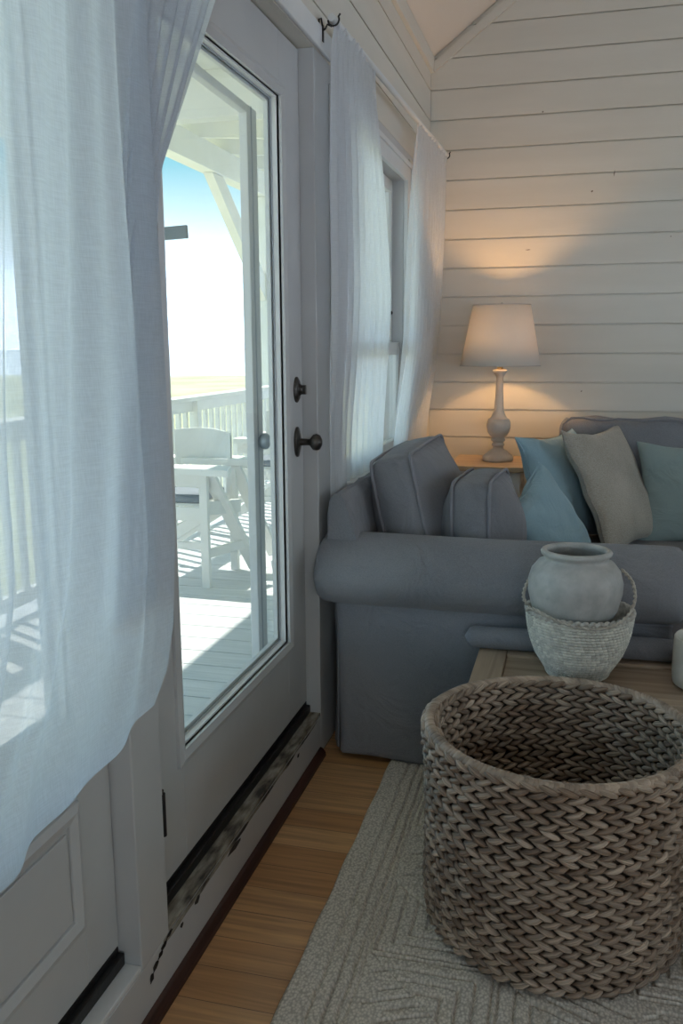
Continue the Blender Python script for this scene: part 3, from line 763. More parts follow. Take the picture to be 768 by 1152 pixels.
box_cushion('back_cushion', 'lower grey box cushion with corded edges, left of the small blue pillow', (.515, 3.36, .50), .44, .155, .455, math.radians(-2), g, .085, math.radians(-4))

# second sofa along the back wall
sb = thing('sofa', (1.8, 4.5, 0), 'grey sofa along the back wall holding the throw pillows', 'sofa')
mb = MB(); rounded_box(mb, (.74, 4.02, .03), (2.9, 4.98, .36), .03); obj('base', mb, M['sofa'], sb, smooth=True)
mb = MB(); rounded_box(mb, (.74, 4.0, .36), (1.78, 4.72, .505), .05); obj('seat_cushion', mb, M['seat'], sb, smooth=True)
mb = MB(); rounded_box(mb, (1.79, 4.0, .36), (2.88, 4.72, .505), .05); obj('seat_cushion', mb, M['seat'], sb, smooth=True)
mb = MB(); rounded_box(mb, (.76, 4.86, .2), (2.9, 5.04, .98), .06); obj('sofa_back', mb, M['sofa'], sb, smooth=True)
def bcush(x0, x1):
    mb = MB(); rounded_box(mb, (x0, 4.69, .50), (x1, 4.88, 1.085), .07, 5)
    def F(v):
        x, y, z = v; u = (x-(x0+x1)/2)/((x1-x0)/2); w = (z-.79)/.295
        e = max(0, 1-abs(u)**2.5)*max(0, 1-abs(w)**2.5)
        y2 = 4.785+(y-4.785)*(1+.5*e)
        z2 = z+.010*(w > .6)*math.cos(u*9)-.012*(w > .6)*(abs(u) < .93) + .008*(w > .6)*noise.noise(Vector((x*14, 1, 1)))
        return (x, y2, z2)
    mb.v = [F(v) for v in mb.v]; return mb
for a, b in ((.755, 1.80), (1.81, 2.88)):
    c_ = obj('back_pillow', bcush(a, b), M['sofa'], sb, smooth=True)
    q = [(a+.02, 4.70, .60), (a+.012, 4.70, .98), (a+.02, 4.695, 1.04), (a+.06, 4.692, 1.072), (a+.12, 4.69, 1.074)]+[(lerp(a+.16, b-.12, i/12), 4.69, 1.066-.004*math.sin(i*2)) for i in range(13)]+[(b-.06, 4.692, 1.068), (b-.02, 4.695, 1.04), (b-.012, 4.70, .98)]
    mb = MB(); mb.tube([(x, y-.002, z+.004) for x, y, z in q], .006, 8); obj('piping', mb, M['sofa'], c_, smooth=True)

# throw pillows
def pillow(label, mat, center, top_dir, normal, size, thick, roll=0, seed=0, sag=.06, group='throw pillows on the sofas', nm='throw_pillow'):
    n = Vector(normal).normalized(); u = Vector(top_dir); u = (u-n*u.dot(n)).normalized(); v = n.cross(u)
    if v.z < 0: v = -v
    h = size/2
    if roll:
        cu, su = math.cos(roll), math.sin(roll); u, v = u*cu+v*su, v*cu-u*su
    def F(a, b, sgn):
        ca, cb = math.cos(a*PI/2), math.cos(b*PI/2)
        x = a*h*(1-.13*cb); y = b*h*(1-.13*ca)
        th = thick/2*(max(0, (1-a*a))**.5*max(0, (1-b*b))**.5)**.8
        w = noise.noise(Vector((a*2.2+seed, b*2.2, sgn)))*.012*(ca*cb)**.3
        # slump towards the bottom, pulls at corners
        y -= sag*size*(.5*(1-b*b))*(.5-.5*b)*.0
        rad = .006*math.sin(a*9+seed)*abs(b)**4+.006*math.sin(b*9+seed)*abs(a)**4
        return (x, y, sgn*(th+w*(th > .004))+rad)
    mb = MB(); N = 36
    for sgn in (1, -1):
        def fn(s, t, sgn=sgn):
            a = math.sin((s*2-1)*PI/2); b = math.sin((t*2-1)*PI/2)
            p = F(a, b, sgn) if True else None
            q = Vector(center)+u*p[0]+v*p[1]+n*p[2]; return tuple(q)
        mb.grid(N, N, fn)
    o = obj(nm, mb, mat, None, smooth=True, origin=center)
    w_ = o.modifiers.new('w', 'WELD'); w_.merge_threshold = .0008
    tag(o, label, 'pillow', group)
    # seam cord
    pts = []
    for k_ in range(4):
        for i in range(18):
            s_ = -1+2*i/18; s2 = math.sin(s_*PI/2)
            a, b = [(s2, -1), (1, s2), (-s2, 1), (-1, -s2)][k_]
            p = F(a, b, 0.0001); pts.append(tuple(Vector(center)+u*p[0]+v*p[1]+n*p[2]))
    mb = MB(); mb.tube(pts, .0028, 6, closed=True); obj('seam', mb, mat, o, smooth=True)
    return o
PL = []
PL.append(pillow('large light blue pillow leaning at the corner below the lamp', M['blue'], (.79, 4.36, .765), (.50, .87, .02), (.85, -.42, .36), .56, .18, seed=1))
PL.append(pillow('textured beige pillow between the blue and sea green pillows', M['linen'], (1.030, 4.41, .772), (.52, .85, .03), (.82, -.41, .46), .62, .155, seed=5))
PL.append(pillow('sea green pillow at the right edge leaning on the sofa back', M['teal'], (1.40, 4.56, .72), (1, .06, 0), (.05, -.95, .28), .52, .17, seed=9))
PL.append(pillow('small light blue pillow lying low in front of the larger blue one', M['blue'], (.748, 3.61, .700), (.62, .78, .1), (.80, -.42, .40), .43, .20, roll=.42, seed=13))

# ================================================================== CORNER TABLE AND LAMP
st = thing('side_table', (.38, 4.8, 0), 'small side table with honey wood top and white base, in the corner under the lamp', 'side table')
mb = MB(); mb.box((.20, 4.555, .805), (.60, 5.05, .832)); obj('table_top', mb, M['pine'], st, bevel=.003)
mb = MB(); frame_boxes(mb, .23, .25, 4.59, 5.02, .72, .804, 4.60, 5.01, .73, .80); mb.box((.23, 4.59, .72), (.57, 4.61, .804)); mb.box((.23, 5.0, .72), (.57, 5.02, .804)); mb.box((.55, 4.59, .72), (.57, 5.02, .804)); obj('apron', mb, M['trim'], st)
for a, b in ((.225, 4.585), (.535, 4.585), (.225, 4.985), (.535, 4.985)):
    mb = MB(); mb.box((a, b, 0), (a+.04, b+.04, .804)); obj('leg', mb, M['trim'], st, bevel=.003)
LX, LY, LZ = .440, 4.80, .832
lt = thing('table_lamp', (LX, LY, LZ), 'lit table lamp with turned chalky base and tapered linen shade', 'table lamp')
K = .00092
prof = [(1040, 84), (1030, 90), (1012, 88), (1004, 80), (992, 62), (983, 56), (975, 40), (965, 30), (955, 30), (948, 37), (940, 37), (934, 30), (928, 30), (921, 40), (914, 40), (905, 34), (890, 50), (870, 62), (850, 67), (830, 69), (812, 66), (803, 62), (800, 60), (797, 62), (792, 52), (780, 42), (765, 34), (745, 28), (700, 25), (640, 22), (590, 20), (560, 20), (548, 24), (536, 32), (527, 39), (520, 41), (515, 38), (512, 20)]
mb = MB(); mb.lathe([(r*K*1.0, (1040-y)*K) for y, r in prof], (LX, LY, LZ), 48); obj('lamp_base', mb, M['lampbase'], lt, smooth=True)
zt = LZ+(1040-512)*K
mb = MB(); mb.lathe([(.013, 0), (.016, .004), (.016, .03), (.012, .034), (.012, .06)], (LX, LY, zt), 24); obj('socket', mb, M['brass'], lt, smooth=True)
mb = MB(); mb.lathe([(.012, .0), (.014, .02), (.028, .05), (.032, .075), (.026, .10), (.01, .112), (.002, .114)], (LX, LY, zt+.058), 24); obj('bulb', mb, M['bulb'], lt, smooth=True)
ZS0, ZS1 = 1.337, 1.648
mb = MB(); mb.lathe([(.2085, ZS0), (.2085+(.148-.2085)*.5, (ZS0+ZS1)/2), (.148, ZS1)], (LX, LY, 0), 96, close=False)
o = obj('lamp_shade', mb, M['shade'], lt, smooth=True); sm = o.modifiers.new('s', 'SOLIDIFY'); sm.thickness = .002
for r_, z_ in ((.2085, ZS0), (.148, ZS1)):
    mb = MB(); mb.tube([(LX+r_*math.cos(a*PI/24), LY+r_*math.sin(a*PI/24), z_) for a in range(48)], .0028, 6, closed=True); obj('shade_rim', mb, M['lampbase'], lt, smooth=True)
mb = MB()
for a in range(3):
    an = 2*PI*a/3+.4; mb.tube([(LX, LY, ZS1-.012), (LX+.147*math.cos(an), LY+.147*math.sin(an), ZS1-.003)], .0015, 6)
q = []
for i in range(21):
    a = PI*i/20; q.append((LX+.052*math.cos(a)*1.0, LY, zt+.05+(ZS1-.012-zt-.05)*math.sin(a)**.8))
mb.tube(q, .0016, 6); obj('harp', mb, M['brass'], lt)
mb = MB(); mb.lathe([(.004, 0), (.009, .003), (.006, .008), (.007, .014), (.009, .018), (.005, .023), (.001, .025)], (LX, LY, ZS1-.012), 16); obj('finial', mb, M['chrome'], lt, smooth=True)
pl = bpy.data.lights.new('lamp_bulb_light', 'POINT'); po = bpy.data.objects.new('lamp_bulb_light', pl); C.objects.link(po)
pl.energy = 13; pl.color = (1, .55, .22); pl.shadow_soft_size = .03; po.parent = lt; po.location = (0, 0, zt-LZ+.19)

# ================================================================== COFFEE TABLE
TZ = .47; TX0, TX1, TY0, TY1 = .565, 2.05, 2.445, 2.835
ct = thing('coffee_table', (1.3, 2.64, 0), 'weathered wooden coffee table with framed panel top behind the big basket', 'coffee table')
for a, b in ((TX0, TX0+.09), (TX1-.09, TX1)):
    mb = MB(); mb.box((a, TY0, TZ-.035), (b, TY1, TZ)); obj('end_board', mb, M['oaky'], ct, bevel=.003)
mb = MB(); mb.box((TX0+.091, TY0, TZ-.035), (TX1-.091, TY0+.085, TZ)); obj('side_board', mb, M['oak'], ct, bevel=.003)
mb = MB(); mb.box((TX0+.091, TY1-.085, TZ-.035), (TX1-.091, TY1, TZ)); obj('side_board', mb, M['oak'], ct, bevel=.003)
mb = MB(); mb.box((TX0+.091, TY0+.086, TZ-.035), (TX1-.091, TY1-.086, TZ-.008)); obj('centre_panel', mb, M['oak'], ct, bevel=.002)
mb = MB(); mb.box((TX0+.03, TY0+.02, TZ-.11), (TX1-.03, TY0+.045, TZ-.036)); mb.box((TX0+.03, TY1-.045, TZ-.11), (TX1-.03, TY1-.02, TZ-.036)); mb.box((TX0+.03, TY0+.045, TZ-.11), (TX0+.055, TY1-.045, TZ-.036)); mb.box((TX1-.055, TY0+.045, TZ-.11), (TX1-.03, TY1-.045, TZ-.036)); obj('apron', mb, M['oak'], ct, bevel=.002)
for a, b in ((TX0+.02, TY0+.03), (TX1-.09, TY0+.03), (TX0+.02, TY1-.09), (TX1-.09, TY1-.09)):
    mb = MB(); mb.box((a, b, .0145), (a+.06, b+.06, TZ-.036)); obj('leg', mb, M['oak'], ct, bevel=.004)

mb = MB()
def throw_fn(s, t):
    x = lerp(.515, 1.75, s); a = 2*PI*t
    e = min(1, (s/.02)**.5) if s < .02 else 1
    r = .036*e*(1+.05*noise.noise(Vector((x*6, math.cos(a)*2, math.sin(a)*2))))
    return (x, 2.795+r*math.cos(a), TZ+.0375+r*math.sin(a)-.002*math.sin(x*5))
mb.grid(80, 18, throw_fn); to = obj('rolled_throw', mb, M['sofa'], None, smooth=True, origin=(1.1, 2.795, TZ)); tag(to, 'grey rolled cloth lying along the far edge of the wooden table', 'throw')

# coiled rope bowl
bc = (.872, 2.635, TZ)
def rope_bowl():
    t = thing('woven_bowl', bc, 'whitewashed woven rope bowl on the table holding the grey stoneware jar', 'bowl')
    mb = MB()
    prof = [(.088, .004), (.092, .018), (.106, .040), (.124, .070), (.137, .105), (.146, .140), (.151, .175), (.153, .198)]
    rows = 21
    def R_(z): return interp([(b, a) for a, b in prof], z)
    # each row a ring of little stitches
    for r_ in range(rows):
        z = lerp(.008, .190, r_/(rows-1)); rr = R_(z); n = int(2*PI*rr/.013)
        for k_ in range(n):
            a = 2*PI*(k_+.5*(r_ % 2))/n; w = .0073*random.uniform(.9, 1.1)
            g_ = random.uniform(.90, 1.06)
            mb.cur = (.66*g_, .64*g_, .57*g_, .5+g_*3)
            c_ = Vector((bc[0]+rr*math.cos(a), bc[1]+rr*math.sin(a), TZ+z)); tg = Vector((-math.sin(a), math.cos(a), random.uniform(-.12, .12))); nn = Vector((math.cos(a), math.sin(a), 0)); up = Vector((0, 0, 1))
            vs = []
            for s_, q in ((-1, .5), (-.5, 1), (.5, 1), (1, .5)):
                for j in range(5):
                    an = 2*PI*j/5; vs.append(tuple(c_+tg*s_*w+(nn*math.cos(an)*.0055+up*math.sin(an)*.0052)*q))
            fs = [(i*5+j, i*5+(j+1) % 5, i*5+5+(j+1) % 5, i*5+5+j) for i in range(3) for j in range(5)]+[(0, 4, 3, 2, 1), (15, 16, 17, 18, 19)]
            mb.add(vs, fs)
    obj('woven_side', mb, M['weave_rope'], t, smooth=True)
    mb = MB(); mb.lathe([(.084, .001), (.088, .02), (.102, .042), (.120, .072), (.133, .107), (.142, .142), (.149, .20), (.143, .20), (.132, .14), (.10, .072), (.07, .02), (.001, .012)], bc, 48); obj('lining', mb, M['rope'], t, smooth=True)
    mb = MB(); q = []
    for i in range(300):
        a = 2*PI*i/300; w = 2*PI*i/300*46
        q.append((bc[0]+(.152+.003*math.cos(w))*math.cos(a), bc[1]+(.152+.003*math.cos(w))*math.sin(a), TZ+.199+.003*math.sin(w)))
    mb.tube(q, .0062, 8, closed=True); obj('rim', mb, M['rope'], t, smooth=True)
    # loose cord handle hung round the jar
    def cord(pts, r_=.0042):
        P_ = [Vector(p) for p in pts]; out = []
        for i in range(len(P_)-1):
            p_1 = P_[max(0, i-1)]; a = P_[i]; b = P_[i+1]; c2 = P_[min(len(P_)-1, i+2)]
            for j in range(14):
                u = j/14; out.append(.5*((2*a)+(b-p_1)*u+(2*p_1-5*a+4*b-c2)*u*u+(3*a-p_1-3*b+c2)*u**3))
        tw = MB()
        for s_ in (0, PI):
            q = [(p.x+.0028*math.cos(i*.9+s_), p.y+.0028*math.cos(i*.9+s_)*.5, p.z+.0028*math.sin(i*.9+s_)) for i, p in enumerate(out)]
            tw.tube(q, r_*.72, 6)
        return tw
    x, y, z = bc
    h1 = cord([(x-.140, y-.02, z+.195), (x-.163, y-.03, z+.235), (x-.150, y-.02, z+.285), (x-.115, y-.0, z+.318), (x-.10, y+.03, z+.320)])
    h2 = cord([(x-.150, y-.045, z+.200), (x-.135, y-.095, z+.222), (x-.07, y-.145, z+.207), (x+.0, y-.158, z+.192), (x+.07, y-.148, z+.192), (x+.125, y-.105, z+.215), (x+.150, y-.05, z+.25), (x+.145, y+.0, z+.29), (x+.115, y+.04, z+.318)])
    obj('cord_handle', h1, M['cord'], t, smooth=True); obj('cord_handle', h2, M['cord'], t, smooth=True)
    return t
def ropemat():
    m = seagrass('whitewashed_rope_stitch', 1.0, .85); return m
M['weave_rope'] = ropemat()
rope_bowl()
JZ = TZ+.105
mb = MB(); mb.lathe([(.055, 0), (.070, .004), (.098, .05), (.124, .10), (.136, .15), (.137, .18), (.128, .215), (.110, .238), (.094, .246), (.090, .251), (.093, .256), (.101, .262), (.103, .269), (.099, .275), (.090, .277), (.083, .272), (.082, .262), (.092, .245), (.118, .21), (.125, .17), (.11, .10), (.06, .02), (.001, .012)], (bc[0]-.016, bc[1], JZ), 72)
o = obj('stoneware_jar', mb, M['ceramic'], None, smooth=True, origin=(bc[0]-.016, bc[1], JZ)); tag(o, 'round grey stoneware jar with wide open mouth sitting in the rope bowl', 'jar')
mb = MB(); mb.lathe([(.095, 0), (.101, .004), (.104, .03), (.104, .12), (.103, .137), (.100, .142), (.095, .140), (.094, .12), (.094, .02), (.001, .015)], (1.243, 2.63, TZ), 64)
o = obj('cream_pot', mb, M['cream'], None, smooth=True, origin=(1.243, 2.63, TZ)); tag(o, 'short cream pot with faint stamped lettering at the right edge of the table', 'pot')
# faint stamped marks on the pot front
mb = MB()
for ln in range(5):
    for k_ in range(7):
        a = -PI/2-.75+.09*k_+random.uniform(-.01, .01); z_ = TZ+.105-ln*.014; w = random.uniform(.015, .03)
        mb.tube([(1.243+.1046*math.cos(a+w*j/2), 2.63+.1046*math.sin(a+w*j/2), z_+random.uniform(-.003, .003)) for j in range(4)], .0008, 4)
obj('stamped_marks', mb, basic('faded_stamp', (.35, .33, .27), .8, bump=.1), o)

# ================================================================== BASKETS
def braided_basket(name, label, c_, prof, H_, rows, mat, seedv, dark=1.0, inner=True, stitch=.040, base_col=((.25, .17, .115), (.56, .44, .335))):
    random.seed(seedv)
    t = thing(name, c_, label, 'basket')
    cx_, cy_, cz_ = c_
    Rz = lambda z: interp(prof, z)
    body = MB(); ins = MB()
    rh = (H_-.02)/rows
    def lobe(mb, a, z, rr, n_sign, L_, W_, T_, tilt, side):
        g_ = random.random(); sh = random.uniform(.82, 1.12)
        c0, c1 = base_col
        mb.cur = tuple(lerp(c0[i], c1[i], g_)*sh*dark for i in range(3))+(1,)
        nn = Vector((math.cos(a), math.sin(a), 0)); tg = Vector((-math.sin(a), math.cos(a), 0)); up = Vector((0, 0, 1))
        d = (tg*math.cos(tilt)+up*math.sin(tilt)); e = (up*math.cos(tilt)-tg*math.sin(tilt))
        cc = Vector((cx_, cy_, cz_+z))+nn*rr
        vs = []; al = []; ns = 7; segs = (( -1, .12, -.2), (-.72, .62, .1), (-.25, 1.0, .55), (.3, 1.0, .75), (.78, .62, .45), (1, .15, .0))
        for u_, w_, lift in segs:
            for j in range(ns):
                an = 2*PI*j/ns+.2
                bow = .10*W_*(1-u_*u_)
                al.append(tuple(mb.cur[:3])+(j/ns+g_*7+.001,))
                vs.append(tuple(cc+d*u_*L_/2+e*(math.cos(an)*W_/2*w_+bow*n_sign)+nn*side*(math.sin(an)*T_/2*w_+lift*T_*.45)))
        fs = [(i*ns+j, i*ns+(j+1) % ns, (i+1)*ns+(j+1) % ns, (i+1)*ns+j) for i in range(len(segs)-1) for j in range(ns)]
        fs += [tuple(range(ns))[::-1], tuple(range((len(segs)-1)*ns, len(segs)*ns))]
        if side < 0: fs = [q[::-1] for q in fs]
        mb.add(vs, fs); mb.c[-len(vs):] = al
    for r_ in range(rows):
        z = .012+rh*(r_+.5)
        rr0 = Rz(z); n = int(2*PI*rr0/stitch)
        ph = random.random()*6
        for k_ in range(n):
            a = 2*PI*k_/n+ph+random.uniform(-.004, .004)
            wob = .0035*math.sin(a*2+1)+.004*noise.noise(Vector((math.cos(a)*2, math.sin(a)*2, r_*.4+seedv)))
            zz = z+wob+random.uniform(-.0008, .0008); rr = rr0+random.uniform(-.0015, .0015)
            q = random.uniform(.94, 1.08)
            off = .5*2*PI/n
            lobe(body, a, zz+rh*.235, rr, 1, stitch*1.32*q, rh*.47, .020, -.36, 1)
            lobe(body, a+off, zz-rh*.235, rr, -1, stitch*1.32*q, rh*.47, .020, .36, 1)
            if inner:
                lobe(ins, a, zz+rh*.235, rr-.017, 1, stitch*1.32*q, rh*.47, .018, -.36, -1)
                lobe(ins, a+off, zz-rh*.235, rr-.017, -1, stitch*1.32*q, rh*.47, .018, .36, -1)
    obj('woven_side', body, mat, t, smooth=True)
    if inner: obj('woven_lining', ins, mat, t, smooth=True)
    core = MB(); core.cur = (.05*dark, .037*dark, .027*dark, 1)
    pz = [.006]+[.006+(H_-.02)*i/14 for i in range(1, 15)]
    core.lathe([(.001, .004), (Rz(0)-.012, .004)]+[(Rz(z)-.004, z) for z in pz]+[(Rz(z)-.013, z) for z in pz[::-1]]+[(Rz(0)-.03, .016), (.001, .016)], c_, 72, close=False)
    obj('core', core, mat, t, smooth=True)
    # wrapped rim: a thick coil with slanting wraps
    rim = MB(); n = 190; Rr = Rz(H_)-.008
    for k_ in range(n):
        g_ = random.random(); rim.cur = tuple(lerp(base_col[0][i], base_col[1][i], .35+.6*g_)*dark for i in range(3))+(1,)
        a = 2*PI*k_/n; nn = Vector((math.cos(a), math.sin(a), 0)); tg = Vector((-math.sin(a), math.cos(a), 0)); up = Vector((0, 0, 1))
        cc = Vector((cx_, cy_, cz_+H_-.012+.0035*math.sin(a*2+1)))+nn*Rr; vs = []; w = 2*PI*Rr/n
        for u_, q in ((-.62, .90), (-.3, 1.03), (.3, 1.03), (.62, .90)):
            for j in range(10):
                an = 2*PI*j/10
                vs.append(tuple(cc+tg*(u_*w+.011*math.sin(an+.6))+(nn*math.cos(an)*.0135+up*math.sin(an)*.0135)*q))
        rim.add(vs, [(i*10+j, (i+1)*10+j, (i+1)*10+(j+1) % 10, i*10+(j+1) % 10) for i in range(3) for j in range(10)])
    obj('wrapped_rim', rim, mat, t, smooth=True)
    return t
braided_basket('braided_basket', 'large round basket of thick braided seagrass standing open on the rug', (.826, 2.106, .0142), [(0, .285), (.03, .302), (.08, .309), (.25, .306), (.40, .311), (.52, .320)], .522, 15, M['weave'], 11)
braided_basket('braided_basket', 'dark braided basket half hidden behind the large one at the right edge', (1.425, 2.20, .0142), [(0, .235), (.1, .245), (.3, .24), (.4, .24)], .40, 12, M['weavedark'], 5, 1.0, True)

# ================================================================== RUG
def rug():
    RX0, RX1, RY0, RY1 = .256, 1.75, .95, 3.4
    res = .0030
    nx = int((RX1-RX0)/res); ny = int((2.95-1.5)/res)
    def h(x, y):
        u = x-RX0
        g_ = 0
        def groove(d, w=.0062, dep=1.0): return dep*max(0, 1-(d/w)**2) if d < w else 0
        wv = .0012*math.sin(y*31)+.0012*noise.noise(Vector((x*9, y*9, 0)))
        for c_, d_ in ((.070, .8), (.105, 1), (.135, .9), (.152, .6)): g_ = max(g_, groove(abs(u-c_+wv), .0052, d_))
        if u > .156:
            v = (u-.160); s = .30
            yy = (y-1.56)
            k_ = math.floor(yy/s); fy = yy/s-k_           # along
            j = math.floor(v/s); fx = v/s-j
            # three sub figures per cell: nested corner frets and slanting dashes
            m_ = (k_+j) % 2
            if fx+fy < 1:
                if m_ == 0:
                    q = (fy-.45*fx)*s; per = .034; d = abs((q/per) % 1-.5)*per
                    cut = (math.floor(q/per) % 3)
                    a0 = .06+.10*cut; a1 = .92-.16*((cut+1) % 3)
                    if a0 < fx < a1 and fy > .05: g_ = max(g_, groove(d, .0056, 1.0))
                else:
                    q = min(fx, fy)*s; per = .036; d = abs(((q+.01)/per) % 1-.5)*per
                    g_ = max(g_, groove(d, .0050, .9))
            else:
                if m_ == 0:
                    q = min(1-fx, 1-fy)*s; per = .036; d = abs(((q+.01)/per) % 1-.5)*per
                    g_ = max(g_, groove(d, .0050, .9))
                else:
                    q = (fy+.45*fx)*s; per = .034; d = abs((q/per) % 1-.5)*per
                    cut = (math.floor(q/per) % 3)
                    a0 = .12+.13*cut; a1 = .97-.12*((cut+2) % 3)
                    if a0 < fx < a1: g_ = max(g_, groove(d, .0056, 1.0))
            d = abs(fx+fy-1)*s*.7; g_ = max(g_, groove(d, .004, .4))
        return .0140-.0110*g_
    mb = MB()
    def fn(s, t):
        x = lerp(RX0, RX1, s); y = lerp(1.5, 2.95, t); e = min(1, (x-RX0)/.008)
        return (x+.002*math.sin(y*22)*(1-e), y, h(x, y)*(.35+.65*math.sqrt(max(0, e))))
    mb.grid(nx, ny, fn)
    # the rest of the rug, under the camera and under the sofas
    mb.box((RX0, RY0, .0005), (RX1, 1.5, .0125)); mb.box((RX0, 2.95, .0005), (RX1, RY1, .0125))
    mb.box((RX0+.004, 1.5, .0003), (RX1, 2.95, .0024))
    o = obj('rug', mb, M['rug'], None, smooth=True, origin=(1.0, 2.2, 0)); tag(o, 'cream wool rug with carved geometric grooves on the wood floor', 'rug')
rug()

# ================================================================== THE PORCH
DZ = -.10
mb = MB(); y = -1.0; mb2 = None
PD = .1935
y = 3.4755-PD*30
while y < 11.5:
    mb.box((-2.62, y+.004, DZ-.03), (-.17, y+PD-.004, DZ)); y += PD
struct('porch_deck', mb, M['deck'], bevel=.002, segs=1)
struct('porch_joists', MB().box((-2.60, -2, DZ-.25), (-.17, 11.5, DZ-.031)), M['white'])
RXP = -2.25
# railing
def railing():
    t = thing('deck_railing', (RXP, 4.5, DZ), 'white wooden deck railing with square balusters beyond the porch chairs', 'railing')
    zt = 1.045
    mb = MB(); mb.box((RXP-.075, -1.5, zt-.035), (RXP+.075, 11.4, zt)); obj('cap_rail', mb, M['white'], t, bevel=.004)
    mb = MB(); mb.box((RXP-.02, -1.5, zt-.125), (RXP+.02, 11.4, zt-.036)); obj('top_rail', mb, M['white'], t, bevel=.004)
    mb = MB(); mb.box((RXP-.02, -1.5, DZ+.07), (RXP+.02, 11.4, DZ+.15)); obj('bottom_rail', mb, M['white'], t, bevel=.004)
    ys = [-1.4+.135*i for i in range(95)]
    for k_, y_ in enumerate(ys):
        mb = MB(); mb.box((RXP-.018, y_, DZ+.15), (RXP+.018, y_+.036, zt-.125)); obj('baluster', mb, M['white'], t, bevel=.003)
    for y_ in (2.2, 4.55, 6.82):
        mb = MB(); mb.box((RXP-.045+.06, y_, DZ+.001), (RXP+.045+.02, y_+.085, zt-.036)); obj('post', mb, M['white'], t, bevel=.004)
    return t
railing()
PXP = RXP-.16
# roof: header on posts with knee braces, rafters and boards
HB, HT = 2.97, 3.20
struct('porch_header', MB().box((PXP-.07, -2, HB), (PXP+.07, 11.5, HT)), M['white'], bevel=.004).name = 'porch_beam'
for k_, (y_, b0) in enumerate(((9.15, 7.72), (4.05, 3.1), (13.0, 12))):
    if y_ > 11.5: continue
    pt = thing('porch_post', (PXP, y_, DZ), ('far' if k_ == 0 else 'near')+' square white porch post with knee brace holding the roof beam', 'post', 'porch posts')
    mb = MB(); mb.box((PXP-.065, y_-.065, DZ+.001), (PXP+.065, y_+.065, HB-.001)); obj('shaft', mb, M['white'], pt, bevel=.004)
    mb = MB(); mb.prism([(PXP-.045, b0, HB-.002), (PXP-.045, b0+.27, HB-.002), (PXP-.045, y_-.066, HB-.80), (PXP-.045, y_-.066, HB-1.05)], (.09, 0, 0)); obj('knee_brace', mb, M['white'], pt, bevel=.004)
mb = MB()
for i in range(19):
    y_ = -1.7+.70*i
    mb.prism([(-.17, y_, 3.02), (-.17, y_, 3.20), (PXP-.3, y_, HT+.17), (PXP-.3, y_, HT+.001), (PXP-.07, y_, HT+.001)], (0, .045, 0))
struct('porch_rafters', mb, M['white'])
mb = MB(); mb.prism([(-.17, -2, 3.205), (-.17, -2, 3.235), (PXP-.42, -2, 3.41), (PXP-.42, -2, 3.38)], (0, 13.5, 0)); struct('porch_roof', mb, M['white'])
# nearer flat ceiling panel over the door with a cross beam
struct('porch_soffit', MB().box((-1.55, -2, 2.78), (-.17, 4.36, 2.80)).box((-1.0, -2, 2.772), (-.99, 4.3, 2.779)), M['white']).name = 'porch_ceiling'
struct('porch_cross_beam', MB().box((PXP+.08, 4.37, 2.56), (-.17, 4.46, 2.80)), M['white'], bevel=.004)
# outside skin of the house wall (doors and window left open)
mb = MB()
mb.box((-.175, W1+.1, DZ), (-.161, 11.5, 3.2)); struct('wall_outside', mb, M['white'])

# hanging board
hb = thing('hanging_board', (-1.3, 4.07, 1.98), 'dark grey flat board hanging under the porch roof beside the curtain edge', 'board')
mb = MB(); mb.bar((-1.62, 4.07, 1.955), (-.985, 4.07, 1.982), .018, .060); obj('board', mb, M['grey'], hb, bevel=.003)
for x_ in (-1.2, -1.55):
    mb = MB(); mb.tube([(x_, 4.07, 2.0), (x_, 4.07, 2.78)], .003, 6); obj('chain', mb, M['iron'], hb)

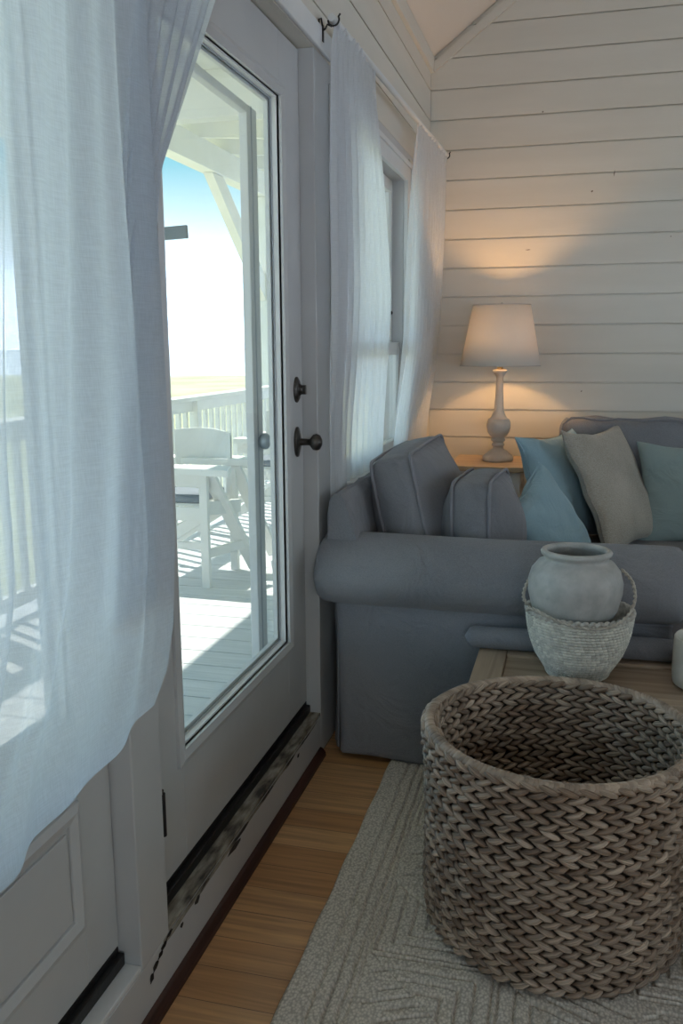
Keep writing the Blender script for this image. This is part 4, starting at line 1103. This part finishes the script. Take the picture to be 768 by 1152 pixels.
# porch chair
def porch_chair(loc, label):
    t = thing('porch_chair', loc, label, 'chair', 'white wooden porch chairs')
    x, y, z = loc
    W_ = M['white']
    def P(name, q, b_=.004, mat=W_): return obj(name, q, mat, t, bevel=b_)
    # near arm slab (chair seen from its side), local coords relative to loc
    zt = z+.80
    for dy, nm in ((0, 'armrest'), (.52, 'armrest')):
        q = MB(); q.prism([(x-.52, y-.04+dy, zt-.055), (x+.02, y-.06+dy, zt-.055), (x+.21, y-.09+dy, zt-.055), (x+.15, y+.12+dy, zt-.055), (x-.0, y+.13+dy, zt-.055), (x-.52, y+.10+dy, zt-.055)], (0, 0, .045)); P(nm, q)
    for dy in (0, .50):
        q = MB(); q.box((x-.025, y-.01+dy, z), (x+.030, y+.03+dy, zt-.056)); P('front_leg', q)
        q = MB(); q.bar((x+.02, y+.05+dy*.9, zt-.06), (x+.185, y+.42+dy*.8, z+.05), .035, .085, up=(1, 0, .2)); P('slanted_leg', q)
        q = MB(); q.bar((x-.5, y+.035+dy, z+.16), (x-.02, y+.035+dy, z+.47), .035, .07); P('rear_leg', q)
    q = MB(); q.box((x-.5, y+.0, z+.44), (x-.026, y+.025, z+.53)); P('side_rail', q)
    q = MB(); q.box((x-.5, y+.0, z+.25), (x-.026, y+.025, z+.30)); P('stretcher', q)
    q = MB(); q.bar((x, y+.03, z+.52), (x+.13, y+.30, z+.50), .025, .09); P('side_rail', q)
    q = MB(); q.bar((x, y+.03, z+.22), (x+.18, y+.38, z+.24), .025, .06); P('stretcher', q)
    q = MB(); q.box((x-.5, y+.0, z+.66), (x-.026, y+.022, zt-.056)); P('apron', q)
    q = MB()
    for i in range(5): q.box((x-.5, y+.03+i*.095, z+.53), (x-.03, y+.115+i*.095, z+.55))
    P('seat', q)
    q = MB(); rounded_box(q, (x-.5, y+.02, z+.551), (x-.035, y+.46, z+.60), .02); obj('seat_pad', q, M['cushion'], t, smooth=True)
    # curved backrest panel
    q = MB(); n = 14; vs = []
    for i in range(n+1):
        u_ = i/n; xx = x-.40+.40*u_; yy = y+.46+.05*math.sin(u_*PI)+.02*u_; top = z+.985-.02*u_+.018*math.sin(u_*PI)
        vs += [(xx, yy, z+.745), (xx, yy, top), (xx, yy+.022, top), (xx, yy+.022, z+.745)]
    fs = [(i*4+k_, i*4+4+k_, i*4+4+(k_+1) % 4, i*4+(k_+1) % 4) for i in range(n) for k_ in range(4)]+[(0, 1, 2, 3), (n*4+3, n*4+2, n*4+1, n*4)]
    q.add(vs, fs); P('backrest', q, 0)
    for xx in (x-.385, x-.02):
        q = MB(); q.bar((xx, y+.50, z+.50), (xx, y+.505, z+.95), .04, .03, up=(0, 1, 0)); P('back_post', q)
    return t
porch_chair((-1.445, 5.19, DZ), 'white wooden porch chair with grey seat pad seen through the door glass')
porch_chair((-1.42, 7.0, DZ), 'farther white wooden porch chair standing behind the door frame')

# land and water far below the porch
struct('ground', MB().box((-104, -104, -3.4), (-.2, 140, -3.2)), M['marsh'])
struct('sea', MB().box((-3000, -2500, -3.9), (-104.1, 3500, -3.5)), M['water'])
struct('sea', MB().box((-104, 140.1, -3.9), (900, 3500, -3.5)), M['water'])

for o in bpy.data.objects:
    if '_o' in o: del o['_o']
